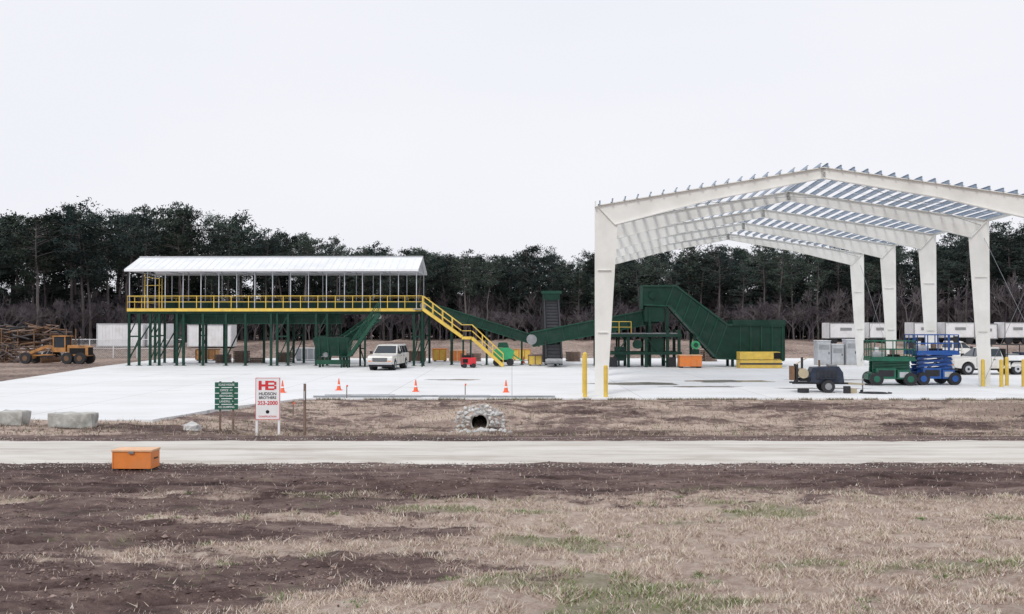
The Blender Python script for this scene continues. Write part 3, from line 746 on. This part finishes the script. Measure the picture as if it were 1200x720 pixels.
crate('steel_bin',-19,92,2.2,1.4,1.1,'lgrey','white'); crate('steel_bin',-28.5,92,1.8,1.4,1.0,'grader','rust'); crate('steel_bin',23.0,90,2.0,1.2,1.1,'lgrey','white'); crate('steel_bin',-8.6,88.5,1.6,1.2,.9,'wood','rust')
b = B(); b.bx(-.55,.55,-.35,.35,.25,.8,'red'); b.bx(-.5,.2,-.3,.3,.803,.98,'dark'); b.cyl((.35,0,.8),(.35,0,1.1),.04,'black',8); b.bx(-.5,-.1,-.37,-.353,.4,.7,'dark')
for x in (-.35,.35):
    for s in (-1,1): b.cyl((x,s*.36,.18),(x,s*.46,.18),.18,'black',12)
b.rail([(-.55,-.3,.3),(-.55,.3,.3)],'black',.8,False,.02,.6); b.beam((.55,0,.3),(1.1,0,.2),.05,.05,'black'); b.finish('portable_welder',(-3.4,76.6,0),.2)
b = B(); b.prism([(-.7,.5),(-.9,1.2),(-.5,1.45),(.4,1.5),(.9,1.2),(.7,.5)],.55,'brightgreen'); b.prism([(-.5,1.51),(-.4,1.9),(.3,1.9),(.45,1.51)],.4,'green2')
for x in (-.55,.55):
    for y in (-.5,.5): b.cyl((x,y-.1,.3),(x,y+.1,.3),.3,'black',14)
b.bx(-.75,.75,-.35,.35,.3,.5,'black'); b.beam((.8,0,.9),(1.5,0,.4),.1,.1,'brightgreen'); b.finish('mobile_mixer',(-0.7,80.4,0))

# ------------------------------------------------------------ vehicles
def arc(cx, r, z, n=9):
    return [(cx-r*math.cos(math.pi*i/n), z+r*math.sin(math.pi*i/n)) for i in range(n+1)]
def truck(name, loc, rz, kind='suv', paint='carwhite'):
    b = B(); wr = .39; fx, rx = 1.72, -1.72
    b.part('body'); back = -2.7; belt = 1.17
    low = [(back,.5),(rx-.47,.42)]+arc(rx,.47,.42)[1:-1]+[(rx+.47,.42),(fx-.47,.42)]+arc(fx,.47,.42)[1:-1]+[(fx+.47,.42),(2.62,.48),(2.68,.62),(2.68,.96),(2.55,1.08),(1.25,belt)]
    if kind == 'suv': low += [(back,belt)]
    elif kind == 'pickup': low += [(-.75,belt),(-.75,.8),(back,.8)]
    else: low += [(-.75,belt),(-.75,.62),(back,.62)]
    b.prism(low, lambda x,z: .96 - .05*max(0,(x-2.2))*1.2, paint)
    end = -2.55 if kind=='suv' else -.72; endt = end+.18
    hw = lambda x,z: .95-.20*max(0,(z-belt))/.7
    cab = [(1.22,belt-.02),(.42,1.80),(.2,1.86),(endt,1.86),(end-.02,belt-.02)]
    b.part('cabin'); b.prism(cab, hw, paint)
    b.part('windows')
    def side(x0,x1,x2,x3,z_b,z_t):
        for s in (-1,1):
            vs=[(x,s*(hw(x,z)+.008),z) for x,z in ((x0,z_b),(x1,z_b),(x2,z_t),(x3,z_t))]; b.add(vs,[(0,1,2,3)],'glass')
    side(-.62,1.02,.44,-.55,1.23,1.74)
    for s in (-1,1): b.beam((.18,s*.96,1.22),(.12,s*.83,1.76),.05,.05,paint)
    if kind=='suv': side(-1.55,-.72,-.70,-1.5,1.23,1.74); side(-2.42,-1.65,-1.6,-2.3,1.23,1.74)
    zz=lambda t:(1.22+(.42-1.22)*t, belt+(1.80-belt)*t)
    a=zz(.1); c=zz(.93)
    b.add([(a[0]+.012,-.84,a[1]+.012),(a[0]+.012,.84,a[1]+.012),(c[0]+.012,.70,c[1]+.012),(c[0]+.012,-.70,c[1]+.012)],[(0,1,2,3)],'glass')
    b.add([(end-.01,-.75,1.28),(end-.01,.75,1.28),(endt-.055,.68,1.74),(endt-.055,-.68,1.74)],[(0,1,2,3)],'glass')
    b.part('front'); b.bx(2.683,2.70,-.55,.55,.66,.94,'dark')
    for z in (.74,.82,.90): b.bx(2.702,2.712,-.55,.55,z-.012,z+.012,'chrome')
    for s in (-1,1): b.bx(2.64,2.705,s*.60,s*.86,.74,.94,'lamp'); b.bx(2.63,2.70,s*.6,s*.86,.66,.72,'orange'); b.bx(.95,1.1,s*1.0,s*1.18,1.18,1.38,'black')
    b.bx(2.66,2.82,-.93,.93,.44,.60,'chrome'); b.bx(2.4,2.65,-.85,.85,.28,.46,'black'); b.bx(back-.12,back-.003,-.9,.9,.45,.6,'chrome')
    b.part('doors')
    for x in (1.15,.12,-.72): 
        for s in (-1,1): b.bx(x-.008,x+.008,s*.961,s*.966,.5,1.15,'dark')
    for x in (-.05,-.9):
        for s in (-1,1): b.bx(x-.1,x+.05,s*.961,s*.985,1.0,1.04,'black')
    b.part('underbody'); b.bx(-2.6,2.5,-.7,.7,.3,.55,'dark')
    for s in (-1,1): b.bx(back-.01,back+.05,s*.8,s*.93,.75,1.05,'red')
    if kind=='pickup':
        b.part('bed')
        for s in (-1,1): b.bx(back,-.78,s*.86,s*.955,.8,1.2,paint)
        b.bx(back,back+.06,-.86,.86,.8,1.2,paint); b.bx(back+.06,-.78,-.86,.86,.802,.82,'black')
    if kind=='flat':
        b.part('bed'); b.bx(back-.5,-.8,-1.05,1.05,.85,.95,'black'); b.bx(-.86,-.8,-1,1,.95,1.75,'black')
        for s in (-1,1): b.bx(back-.3,-1.0,s*.72,s*1.03,.955,1.3,'white'); b.bx(-1.2,-.95,s*.72,s*.95,.5,.84,'white')
        b.bx(-2.9,-2.2,-.5,.5,.955,1.5,'navy'); b.bx(-2.1,-1.2,-.5,.5,.955,1.4,'grey')
        for x in (-3.0,-1.0):
            for s in (-1,1): b.beam((x,s*.95,.95),(x,s*.95,2.0),.05,.05,'black')
        for s in (-1,1): b.beam((-3.0,s*.95,2.0),(1.5,s*.95,2.05),.05,.05,'black')
    b.part('wheels')
    for x in (fx,rx):
        for s in (-1,1):
            b.cyl((x,s*.70,wr),(x,s*.95,wr),wr,'black',24); b.cyl((x,s*.951,wr),(x,s*.965,wr),wr*.58,'lgrey',18); b.cyl((x,s*.966,wr),(x,s*.985,wr),.08,'dark',10)
            b.cyl((x,s*.5,wr+.03),(x,s*.69,wr+.03),.46,'dark',16)
    o = b.finish(name, loc, rz)
    for c in o.children:
        if c.name.split('.')[0] in ('body','cabin'):
            md=c.modifiers.new('bevel','BEVEL'); md.width=.05; md.segments=3; md.limit_method='ANGLE'; md.angle_limit=R(30)
    return o
truck('parked_suv', (-9.35,74.5,0), R(-97), 'suv')
truck('utility_truck', (32.2,66.8,0), R(184), 'flat')
truck('parked_pickup', (40.5,90,0), R(10), 'pickup')

def scissor(name, loc, rz, c, top=1.5, arms='lgrey'):
    b = B()
    b.part('chassis'); b.bx(-1.1,1.1,-.55,.55,.42,.72,c); b.bx(-.9,.12,-.88,-.56,.36,.95,c); b.bx(.22,.9,-.86,-.56,.36,.85,c); b.bx(-.9,.9,.56,.88,.36,.9,c)
    b.bx(-.8,.02,-.90,-.883,.5,.85,'black'); b.bx(.32,.8,-.88,-.863,.45,.75,'lgrey')
    for x in (-1.2,1.2): b.bx(x-.08,x+.08,-.5,.5,.3,.6,c)
    b.part('wheels')
    for x in (-.9,.9):
        for s in (-1,1): b.cyl((x,s*.62,.36),(x,s*.93,.36),.36,'black',20); b.cyl((x,s*.931,.36),(x,s*.945,.36),.18,c,14)
    b.part('scissor_arms'); n=4; z0=.76; dz=(top-z0)/n
    for k in range(n):
        for s in (-1,1):
            z=z0+k*dz; b.beam((-1.0,s*.4,z+.03),(1.0,s*.4,z+dz-.03),.06,.11,arms); b.beam((-1.0,s*.3,z+dz-.03),(1.0,s*.3,z+.03),.06,.11,arms)
    b.cyl((-.4,0,.8),(.6,0,top-.2),.06,'chrome',10)
    b.part('platform'); b.bx(-1.22,1.22,-.8,.8,top,top+.12,c)
    b.rail([(-1.18,-.77,top+.12),(1.18,-.77,top+.12),(1.18,.77,top+.12),(-1.18,.77,top+.12),(-1.18,-.77,top+.12)],c,1.0,True,.025,.6,True)
    b.bx(.85,1.1,-.86,-.81,top+.7,top+1.05,'black'); b.bx(-1.0,-.4,-.5,.1,top+.13,top+.5,'lgrey'); b.bx(0,.5,-.3,.4,top+.13,top+.35,'dark')
    b.cyl((-.6,.3,top+.13),(-.6,.3,top+.75),.12,'white',10); b.bx(.1,.35,.1,.3,top+.36,top+.6,'wood')
    b.finish(name, loc, rz)
scissor('scissor_lift', (21.2,55.2,0), R(-6), 'liftgreen', 1.35, 'liftgreen')
scissor('scissor_lift', (23.75,55.6,0), R(3), 'blue', 1.68, 'blue')

b = B(); b.part('body')
b.prism([(-.8,.5),(-.85,.95),(-.7,1.25),(.55,1.3),(.75,1.0),(.8,.5)],.5,'navy'); b.bx(-.55,.45,-.515,-.503,.65,1.1,'black')
for i in range(5): b.bx(-.5+i*.19,-.44+i*.19,-.53,-.517,.68,1.07,'navy')
b.cyl((-.3,0,1.28),(-.3,0,1.6),.05,'rust',8); b.bx(.1,.5,-.3,.3,1.3,1.38,'grey')
b.part('tank'); b.cyl((-1.15,-.45,.95),(-1.15,.45,.95),.25,'tan',16); b.bx(-1.3,-.8,-.3,.3,.55,.7,'black'); b.cyl((-1.2,-.3,1.2),(-1.2,-.3,1.75),.06,'black',8); b.bx(-1.5,-1.38,-.3,.3,.5,1.4,'black'); b.bx(-1.75,-1.55,-.25,.2,.6,1.3,'rust'); b.beam((-1.5,-.3,1.4),(-.9,-.3,1.75),.05,.05,'tan')
b.part('chassis'); b.bx(-1.7,1.0,-.45,-.38,.42,.5,'black'); b.bx(-1.7,1.0,.38,.45,.42,.5,'black'); b.beam((1.0,-.4,.45),(1.9,0,.4),.07,.07,'tan'); b.beam((1.0,.4,.45),(1.9,0,.4),.07,.07,'tan'); b.beam((1.9,0,.4),(2.3,0,.38),.08,.08,'black'); b.cyl((1.8,0,0.06),(1.8,0,.7),.035,'grey',8); b.cyl((1.75,-.05,.07),(1.75,.05,.07),.07,'black',10)
b.part('wheels')
for s in (-1,1): b.cyl((0,s*.52,.32),(0,s*.7,.32),.32,'black',20); b.cyl((0,s*.701,.32),(0,s*.712,.32),.17,'grey',14); b.bx(-.42,.42,s*.5,s*.72,.68,.71,'navy')
b.cyl((-1.2,-.6,.02),(-1.2,-.6,.20),.28,'black',14); b.bx(1.0,1.35,-.75,-.4,0.01,.22,'tan'); b.bx(.7,1.0,-.95,-.7,.01,.35,'black')
b.finish('towable_compressor', (15.7,49.2,0), R(-6))
b = B()
for k in range(26):
    t0=k*.5; t1=t0+.5; r0=.35+.02*k; b.cyl((math.cos(t0)*r0,math.sin(t0)*r0*.8,.03),(math.cos(t1)*(r0+.02),math.sin(t1)*(r0+.02)*.8,.03),.025,'black',6)
b.finish('air_hose',(17.8,48.3,0))

b = B(); b.part('frame')
b.beam((-1.0,0,1.35),(1.2,0,1.75),.35,.32,'grader'); b.beam((1.2,0,1.75),(3.0,0,1.05),.3,.28,'grader'); b.bx(2.75,3.15,-.7,.7,.5,.95,'grader')
b.part('engine'); b.prism([(-3.6,.8),(-3.6,1.7),(-3.3,1.85),(-1.35,1.9),(-1.35,.8)],.45,'grader'); b.bx(-3.3,-1.6,-.47,-.455,1.0,1.6,'dark'); b.bx(-3.3,-1.6,.455,.47,1.0,1.6,'dark'); b.cyl((-2.4,.1,1.85),(-2.4,.1,2.6),.06,'black',8); b.bx(-3.65,-3.61,-.4,.4,.9,1.65,'dark')
b.part('cab')
for x in (-1.2,0.1):
    for y in (-.55,.55): b.beam((x,y,1.2),(x*.95,y,2.75),.09,.09,'grader')
b.bx(-1.3,.25,-.65,.65,2.75,2.86,'grader'); b.bx(-1.2,.1,-.55,.55,1.2,1.65,'grader'); b.bx(-1.12,.02,-.53,.53,1.652,2.74,'glass'); b.beam((.25,0,1.7),(.55,0,2.1),.06,.06,'black')
b.part('blade'); b.prism([(.75,.1),(.65,.35),(.7,.65),(.76,.65),(.72,.35),(.82,.1)],1.7,'rust'); b.cyl((1.0,0,.85),(1.0,0,.95),.65,'grader',20); b.beam((1.0,.3,.9),(2.8,0,.8),.12,.12,'grader'); b.beam((1.0,-.3,.9),(2.8,0,.8),.12,.12,'grader'); b.beam((.9,.5,.95),(.6,.3,1.7),.08,.08,'grey'); b.beam((.9,-.5,.95),(.6,-.3,1.7),.08,.08,'grey')
b.part('wheels')
for x in (-3.0,-1.6,2.95):
    for s in (-1,1): b.cyl((x,s*.62,.58),(x,s*.98,.58),.58,'black',20); b.cyl((x,s*.981,.58),(x,s*1.0,.58),.28,'rust',14)
o=b.finish('motor_grader', (-39.8,86.0,gz(-39.8,86)), R(172)); o.scale=(.86,.86,.86)

rnd = random.Random(5); b = B(); b.part('trailer')
b.bx(-4.5,4.5,-1.1,1.1,.95,1.1,'rust')
for x in (-3.2,-2.2,2.6): 
    for s in (-1,1): b.cyl((x,s*.75,.48),(x,s*1.1,.48),.48,'black',16)
for i in range(7):
    for s in (-1,1): x=-4.4+i*1.46; b.beam((x,s*1.1,1.1),(x,s*1.15,3.0),.1,.1,'rust')
b.part('cab'); b.bx(-6.8,-5.0,-1.0,1.0,.6,2.6,'white'); b.bx(-6.6,-5.4,-1.02,-1.003,1.6,2.3,'glass'); b.cyl((-6.0,-1.05,.48),(-6.0,-.75,.48),.48,'black',16); b.bx(-5.0,-4.51,-.3,.3,.7,.95,'black')
b.part('logs')
for _ in range(150):
    z=rnd.uniform(1.2,3.2); y=rnd.uniform(-.9,.9); x=rnd.uniform(-3.4,3.4); l=rnd.uniform(.5,1.3); r=rnd.uniform(.05,.14)
    b.cyl((x-l,y+rnd.gauss(0,.25),z+rnd.gauss(0,.2)),(x+l,y+rnd.gauss(0,.25),z+rnd.gauss(0,.2)),r,rnd.choice(['wood','rust','bark','black','wood']),6,r*.7)
b.finish('log_trailer', (-45.8,92,gz(-46,92)), R(4))
b = B()
for _ in range(220):
    a=rnd.uniform(0,6.28); rr=abs(rnd.gauss(0,2.2)); z=max(0,2.0-rr*.5)*rnd.random(); l=rnd.uniform(.4,1.0); p=Vector((math.cos(a)*rr*1.6,math.sin(a)*rr*.6,z)); d=Vector((rnd.gauss(0,1),rnd.gauss(0,1),rnd.gauss(0,.35))).normalized()*l
    b.cyl(p-d,p+d,rnd.uniform(.02,.07),rnd.choice(['wood','rust','bark']),5,.02)
b.finish('brush_pile', (-45.5,88.5,gz(-45,88)))

b = B(); x0,x1,yy = -62,-33.5,99.5; b.part('posts')
x=x0
while x<=x1: b.cyl((x,yy,-.1),(x,yy,1.9),.05,'white',8); x+=2.4
b.cyl((x0,yy,1.85),(x1,yy,1.85),.035,'white',6); b.cyl((x0,yy,.95),(x1,yy,.95),.03,'white',6)
b.part('mesh'); x=x0
while x<x1-1.8: b.beam((x,yy,0),(x+1.8,yy,1.84),.012,.012,'lgrey'); b.beam((x+1.8,yy,0),(x,yy,1.84),.012,.012,'lgrey'); x+=.22
b.finish('chain_link_fence')

def container(name, x, y, L_, rz=0, h=2.5, wheels=False, m='white'):
    b = B(); z0 = .75 if wheels else .05
    b.part('body'); b.bx(-L_/2,L_/2,-1.2,1.2,z0,z0+h,m)
    n=int(L_/.35)
    for i in range(n): xx=-L_/2+.2+i*(L_-.4)/max(1,n-1); b.bx(xx-.07,xx+.07,-1.23,-1.203,z0+.12,z0+h-.12,m)
    for z_ in (z0+.05,z0+h-.05): b.bx(-L_/2,L_/2,-1.25,-1.204,z_-.05,z_+.05,'lgrey' if not wheels else 'grey')
    for xx in (-L_/2+.06,L_/2-.06): b.bx(xx-.06,xx+.06,-1.26,-1.205,z0,z0+h,'lgrey' if not wheels else 'grey')
    if wheels:
        b.bx(-L_*.16,L_*.2,-1.245,-1.232,z0+h*.5,z0+h*.68,'grey')
        b.part('running_gear'); b.bx(-L_/2,L_/2,-.5,.5,.55,z0-.003,'black'); b.bx(-L_/2+.3,L_/2-.3,-1.0,-.95,.3,.7,'dark')
        for xx in (L_/2-.6,-L_/2+.6):
            for s in (-1,1): b.cyl((xx,s*.8,.45),(xx,s*1.15,.45),.45,'black',14)
    b.finish(name,(x,y,gz(x,y)),rz)
container('shipping_container',-44.3,112,5.2,R(4),2.6); container('shipping_container',-40.1,112.5,2.4,R(-6),2.5); container('shipping_container',-34.5,113,5.0,R(3),2.5)
for px_,w,yy in ((986,4.0,121),(1026,2.6,120),(1078,2.8,122),(1120,3.6,121),(1152,2.4,121),(1186,3.2,120),(1232,5,122),(1290,5,124)):
    container('box_trailer',(px_-600)/1150*yy,yy,w,R(random.uniform(-4,4)),1.9,True)
for x,y,w,h in ((25.9,82,1.1,2.0),(27.1,82.2,1.0,1.7),(28.2,82,.9,2.1)):
    b=B(); b.bx(-w/2,w/2,-.5,.5,.1,h,'lgrey'); b.bx(-w/2-.03,w/2+.03,-.55,.53,h+.002,h+.05,'white'); b.bx(-w/2+.05,w/2-.05,-.53,-.503,.2,h-.1,'lgrey')
    for i in range(6): b.bx(-w/2+.12,w/2-.12,-.545,-.532,h-.35-i*.07,h-.32-i*.07,'grey')
    b.bx(w/2-.18,w/2-.12,-.56,-.532,h*.45,h*.55,'black'); b.bx(-w/2,w/2,-.5,.5,0,.098,'block'); b.finish('electrical_cabinet',(x,y,0))

def cone_(x,y,z=0,s=.85):
    b=B(); b.bx(-.19*s,.19*s,-.19*s,.19*s,0,.035,'cone'); b.cyl((0,0,.036),(0,0,.28*s),.14*s,'cone',16,.095*s,False); b.cyl((0,0,.28*s),(0,0,.36*s),.097*s,'white',16,.08*s,False); b.cyl((0,0,.36*s),(0,0,.72*s),.08*s,'cone',16,.025*s); b.finish('traffic_cone',(x,y,z))
for x,y in ((-4.85,49.5),(-8.9,50.5),(-.3,49),(-11.4,48.8),(1.0,85)): cone_(x,y)

b=B()
for i,(x0,x1,y) in enumerate(((-9.2,-4.2,45.5),(-7.5,-1.0,45.8),(-3.4,2.0,45.45),(-8.8,-5.5,46.2))):
    b.beam((x0,y,.09),(x1,y+.08,.09),.14,.012,'lgrey'); b.beam((x0,y,.012),(x1,y+.08,.012),.14,.012,'lgrey'); b.beam((x0,y,.05),(x1,y+.08,.05),.012,.07,'lgrey')
b.finish('steel_members')

# foreground things
def rock(r, seed, sc=(1,1,.7)):
    bm=bmesh.new(); bmesh.ops.create_icosphere(bm,subdivisions=2,radius=r)
    for v in bm.verts:
        n_=v.co.normalized(); v.co*= 1+.4*noise.noise(n_*1.6+Vector((seed,0,0)))+.2*noise.noise(n_*4+Vector((0,seed,0)))
        v.co.x*=sc[0]; v.co.y*=sc[1]; v.co.z*=sc[2]
    return bm
def cblock(x,y,w,h,rz):
    bm=bmesh.new(); bmesh.ops.create_cube(bm,size=1); bmesh.ops.subdivide_edges(bm,edges=bm.edges,cuts=7,use_grid_fill=True)
    for v in bm.verts:
        edge=sorted([abs(v.co.x),abs(v.co.y),abs(v.co.z)])[1]
        v.co.x*=w; v.co.y*=.62; v.co.z*=h
        if edge>.48: v.co*=.97
        v.co+=Vector((noise.noise(v.co*3+Vector((x,0,0))),noise.noise(v.co*3+Vector((0,x,0))),noise.noise(v.co*3+Vector((0,0,x)))))*.045
        v.co.z+=h/2
    me=bpy.data.meshes.new('concrete_block'); bm.to_mesh(me); bm.free(); me.materials.append(M['block']); o=bpy.data.objects.new('concrete_block',me); col.objects.link(o); o.location=(x,y,gz(x,y)-.03); o.rotation_euler=(0,0,rz)
cblock(-14.95,33.5,1.5,.5,R(3)); cblock(-17.1,33.7,.95,.48,R(-4)); cblock(-19.6,33.6,1.6,.5,R(2))
bm=rock(.26,3.3,(1.2,.9,.8)); me=bpy.data.meshes.new('boulder'); bm.to_mesh(me); me.materials.append(M['stone']); o=bpy.data.objects.new('boulder',me); col.objects.link(o); o.location=(-10.95,33.6,gz(-10.95,33.6)+.1)

b=B(); b.part('body'); b.bx(-.47,.47,-.26,.26,.04,.44,'orange'); b.part('lid'); b.bx(-.485,.485,-.28,.28,.443,.49,'orangetop')
b.part('fittings'); b.bx(-.45,-.33,-.26,.26,0,.037,'black'); b.bx(.33,.45,-.26,.26,0,.037,'black'); b.bx(-.06,.06,-.30,-.284,.40,.46,'grey')
for x in (-.445,.445): b.bx(x-.015,x+.015,-.27,-.263,.05,.43,'orange')
b.bx(.473,.49,-.1,.1,.26,.29,'black')
b.finish('orange_tool_box', (-8.98,23.5,gz(-8.98,23.5)), R(-1), .008)

# culvert
b=B(); cx,cy,cz=-1.26,38.0,-.40
b.part('pipe')
n=24; ro,ri=.36,.30; vs=[]
for i in range(n):
    t=6.28318*i/n; c_,s_2=math.cos(t),math.sin(t)
    vs+=[(cx+ro*c_,cy,cz+ro*s_2),(cx+ri*c_,cy,cz+ri*s_2),(cx+ri*c_,cy+1.6,cz+ri*s_2),(cx+ro*c_,cy+1.6,cz+ro*s_2)]
fs=[]
for i in range(n):
    j=(i+1)%n; fs+=[(4*i,4*j,4*j+1,4*i+1),(4*i,4*i+3,4*j+3,4*j)]
b.add(vs,fs,'block'); b.add(vs,[(4*i+1,4*((i+1)%n)+1,4*((i+1)%n)+2,4*i+2) for i in range(n)],'dark',True)  # near-black lining and end disc: shade inside the pipe put into the colour
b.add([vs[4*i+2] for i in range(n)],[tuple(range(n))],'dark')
b.part('riprap'); rr=random.Random(9)
def addrock(px_,py_,pz,r_):
    bm=rock(r_,rr.uniform(0,50),(rr.uniform(.9,1.4),rr.uniform(.8,1.1),rr.uniform(.5,.9)))
    rot=Euler((rr.uniform(0,6),rr.uniform(0,.5),rr.uniform(0,6))).to_matrix(); bm.verts.index_update()
    b.add([rot@v.co+Vector((px_,py_,pz)) for v in bm.verts],[tuple(v.index for v in f.verts) for f in bm.faces],'stone'); bm.free()
for ring in range(3):
    rad=.42+ring*.125; cnt_=int(12+ring*4)
    for i in range(cnt_):
        t=-0.3+(math.pi+.6)*i/(cnt_-1); k=1.0+ring*.12
        px_=cx+rad*k*math.cos(t)*1.08+rr.gauss(0,.025); pz=cz+rad*math.sin(t)*.88+rr.gauss(0,.02); py_=cy-.04+ring*.26+rr.gauss(0,.04)
        addrock(px_,py_,max(pz,gz(px_,py_)+.02),rr.uniform(.06,.115))
for _ in range(46):
    px_=cx+rr.gauss(0,.55); py_=cy-rr.uniform(.15,1.3)
    addrock(px_,py_,gz(px_,py_)+.02,rr.uniform(.05,.11))
b.finish('stone_culvert')

# ------------------------------------------------------------ signs
def text(body, loc, size, m, parent, sx=1.0, bold=0.0):
    c=bpy.data.curves.new('lettering','FONT'); c.body=body; c.size=size; c.align_x='CENTER'; c.align_y='CENTER'; c.extrude=.001; c.offset=bold
    c.materials.append(M[m]); o=bpy.data.objects.new('lettering',c); col.objects.link(o); o.parent=parent; o.location=loc; o.rotation_euler=(R(90),0,0); o.scale=(sx,1,1)
sx_,sy_=-8.2,33.0; z0=gz(sx_,sy_)
b=B(); b.part('posts')
for x in (-.37,.37): b.bx(x-.035,x+.035,.0,.07,0,1.62-z0,'white')
b.part('panel'); b.bx(-.405,.405,-.03,-.003,.20-z0,1.60-z0,'white')
b.part('border')
for z in (.20,1.585): b.bx(-.405,.405,-.034,-.031,z-z0,z+.015-z0,'red')
for x in (-.405,.39): b.bx(x,x+.015,-.0345,-.0312,.2-z0,1.6-z0,'red')
e=b.finish('company_sign',(sx_,sy_,z0),R(2))
o_=-z0
# block monogram: two interlocking letters built as bars
b=B()
def bar(x0,x1,z0_,z1_): b.bx(x0,x1,-.038,-.0345,z0_,z1_,'red')
bar(-.30,-.20,1.19,1.50); bar(-.08,.02,1.19,1.50); bar(-.20,-.08,1.31,1.38)
for z in (1.19,1.315,1.44): bar(.02,.22,z,z+.055)
bar(.22,.29,1.22,1.33); bar(.22,.29,1.36,1.47)
o=b.finish('monogram',(0,0,o_)); o.parent=e; o.location=(0,0,o_)
text('HUDSON',(0,-.036,1.06+o_),.14,'dark',e,1.0,.002); text('BROTHERS',(0,-.036,.93+o_),.125,'dark',e,.95,.002)
text('353-2000',(0,-.036,.75+o_),.185,'red',e,.95,.004)
b=B(); b.cyl((0,-.036,.46),(0,-.033,.46),.06,'dark',24); o=b.finish('emblem',(0,0,o_)); o.parent=e; o.location=(0,0,o_)
text('CONSTRUCTION',(0,-.036,.30+o_),.08,'red',e,.95,.001)
gx,gy=-9.73,33.5; z0=gz(gx,gy); b=B(); b.part('posts')
for x in (-.22,.22): b.bx(x-.03,x+.03,0,.06,0,1.45-z0,'wood')
b.part('boards')
for i in range(5): z=1.42-i*.19-z0; b.bx(-.39,.39,-.025,-.003,z-.17,z,'signgreen')
e=b.finish('directory_sign',(gx,gy,z0),R(3))
for i,t in enumerate(('SCALE HOUSE','OFFICE  <<','RECYCLING','LANDFILL  >','NO DUMPING')): text(t,(0,-.028,1.335-i*.19-z0),.095,'white',e,.9,.001)
b=B(); b.cyl((0,0,0),(0,0,1.95),.05,'wood',10,.045); b.bx(-.02,.02,-.07,-.055,1.4,1.7,'lgrey'); b.finish('wooden_post',(-7.0,33.2,gz(-7,33.2)-.05))
for x,y in ((-7.6,45.2),(-2.2,46.2),(-8.9,40)):
    b=B(); b.bx(-.02,.02,-.01,.01,0,.6,'wood'); b.bx(-.022,.06,-.012,.012,.52,.6,'cone'); b.finish('survey_stake',(x,y,max(gz(x,y),0 if inpad(x,y) else -9)))

# ------------------------------------------------------------ sky, sun, camera
w=bpy.data.worlds.new('World'); scene.world=w; w.use_nodes=True; nt=w.node_tree; N=nt.nodes; L=nt.links
bg=N['Background']; bg.inputs['Strength'].default_value=0.1
sky=N.new('ShaderNodeTexSky'); sky.sky_type='NISHITA'; sky.sun_disc=False; sky.sun_elevation=R(48); sky.sun_rotation=R(205); sky.dust_density=4
tc=N.new('ShaderNodeTexCoord'); mp=N.new('ShaderNodeMapping'); mp.inputs['Scale'].default_value=(1,1,3); L.new(tc.outputs['Generated'],mp.inputs['Vector'])
cn=N.new('ShaderNodeTexNoise'); cn.inputs['Scale'].default_value=1.4; cn.inputs['Detail'].default_value=4; L.new(mp.outputs['Vector'],cn.inputs['Vector'])
cr=N.new('ShaderNodeValToRGB'); cr.color_ramp.elements[0].position=.3; cr.color_ramp.elements[1].position=.75
cr.color_ramp.elements[0].color=(8.9,9.05,9.85,1); cr.color_ramp.elements[1].color=(9.7,9.7,10.1,1); L.new(cn.outputs['Fac'],cr.inputs['Fac'])
mx=N.new('ShaderNodeMixRGB'); mx.inputs['Fac'].default_value=.93; L.new(sky.outputs['Color'],mx.inputs['Color1']); L.new(cr.outputs['Color'],mx.inputs['Color2'])
L.new(mx.outputs['Color'],bg.inputs['Color'])
sd=bpy.data.lights.new('sun','SUN'); sd.energy=1.4; sd.angle=R(14); sd.color=(1,.97,.93); so=bpy.data.objects.new('sun',sd); col.objects.link(so)
az=R(205); el=R(48); dirv=Vector((math.sin(az)*math.cos(el), math.cos(az)*math.cos(el), math.sin(el)))
so.rotation_euler=dirv.to_track_quat('Z','Y').to_euler()
cd=bpy.data.cameras.new('camera'); cd.lens=34.5; cd.sensor_width=36; cd.clip_start=.1; cd.clip_end=6000
co=bpy.data.objects.new('camera',cd); col.objects.link(co); co.location=(0,0,3.4); co.rotation_euler=(R(91.0),0,0); scene.camera=co
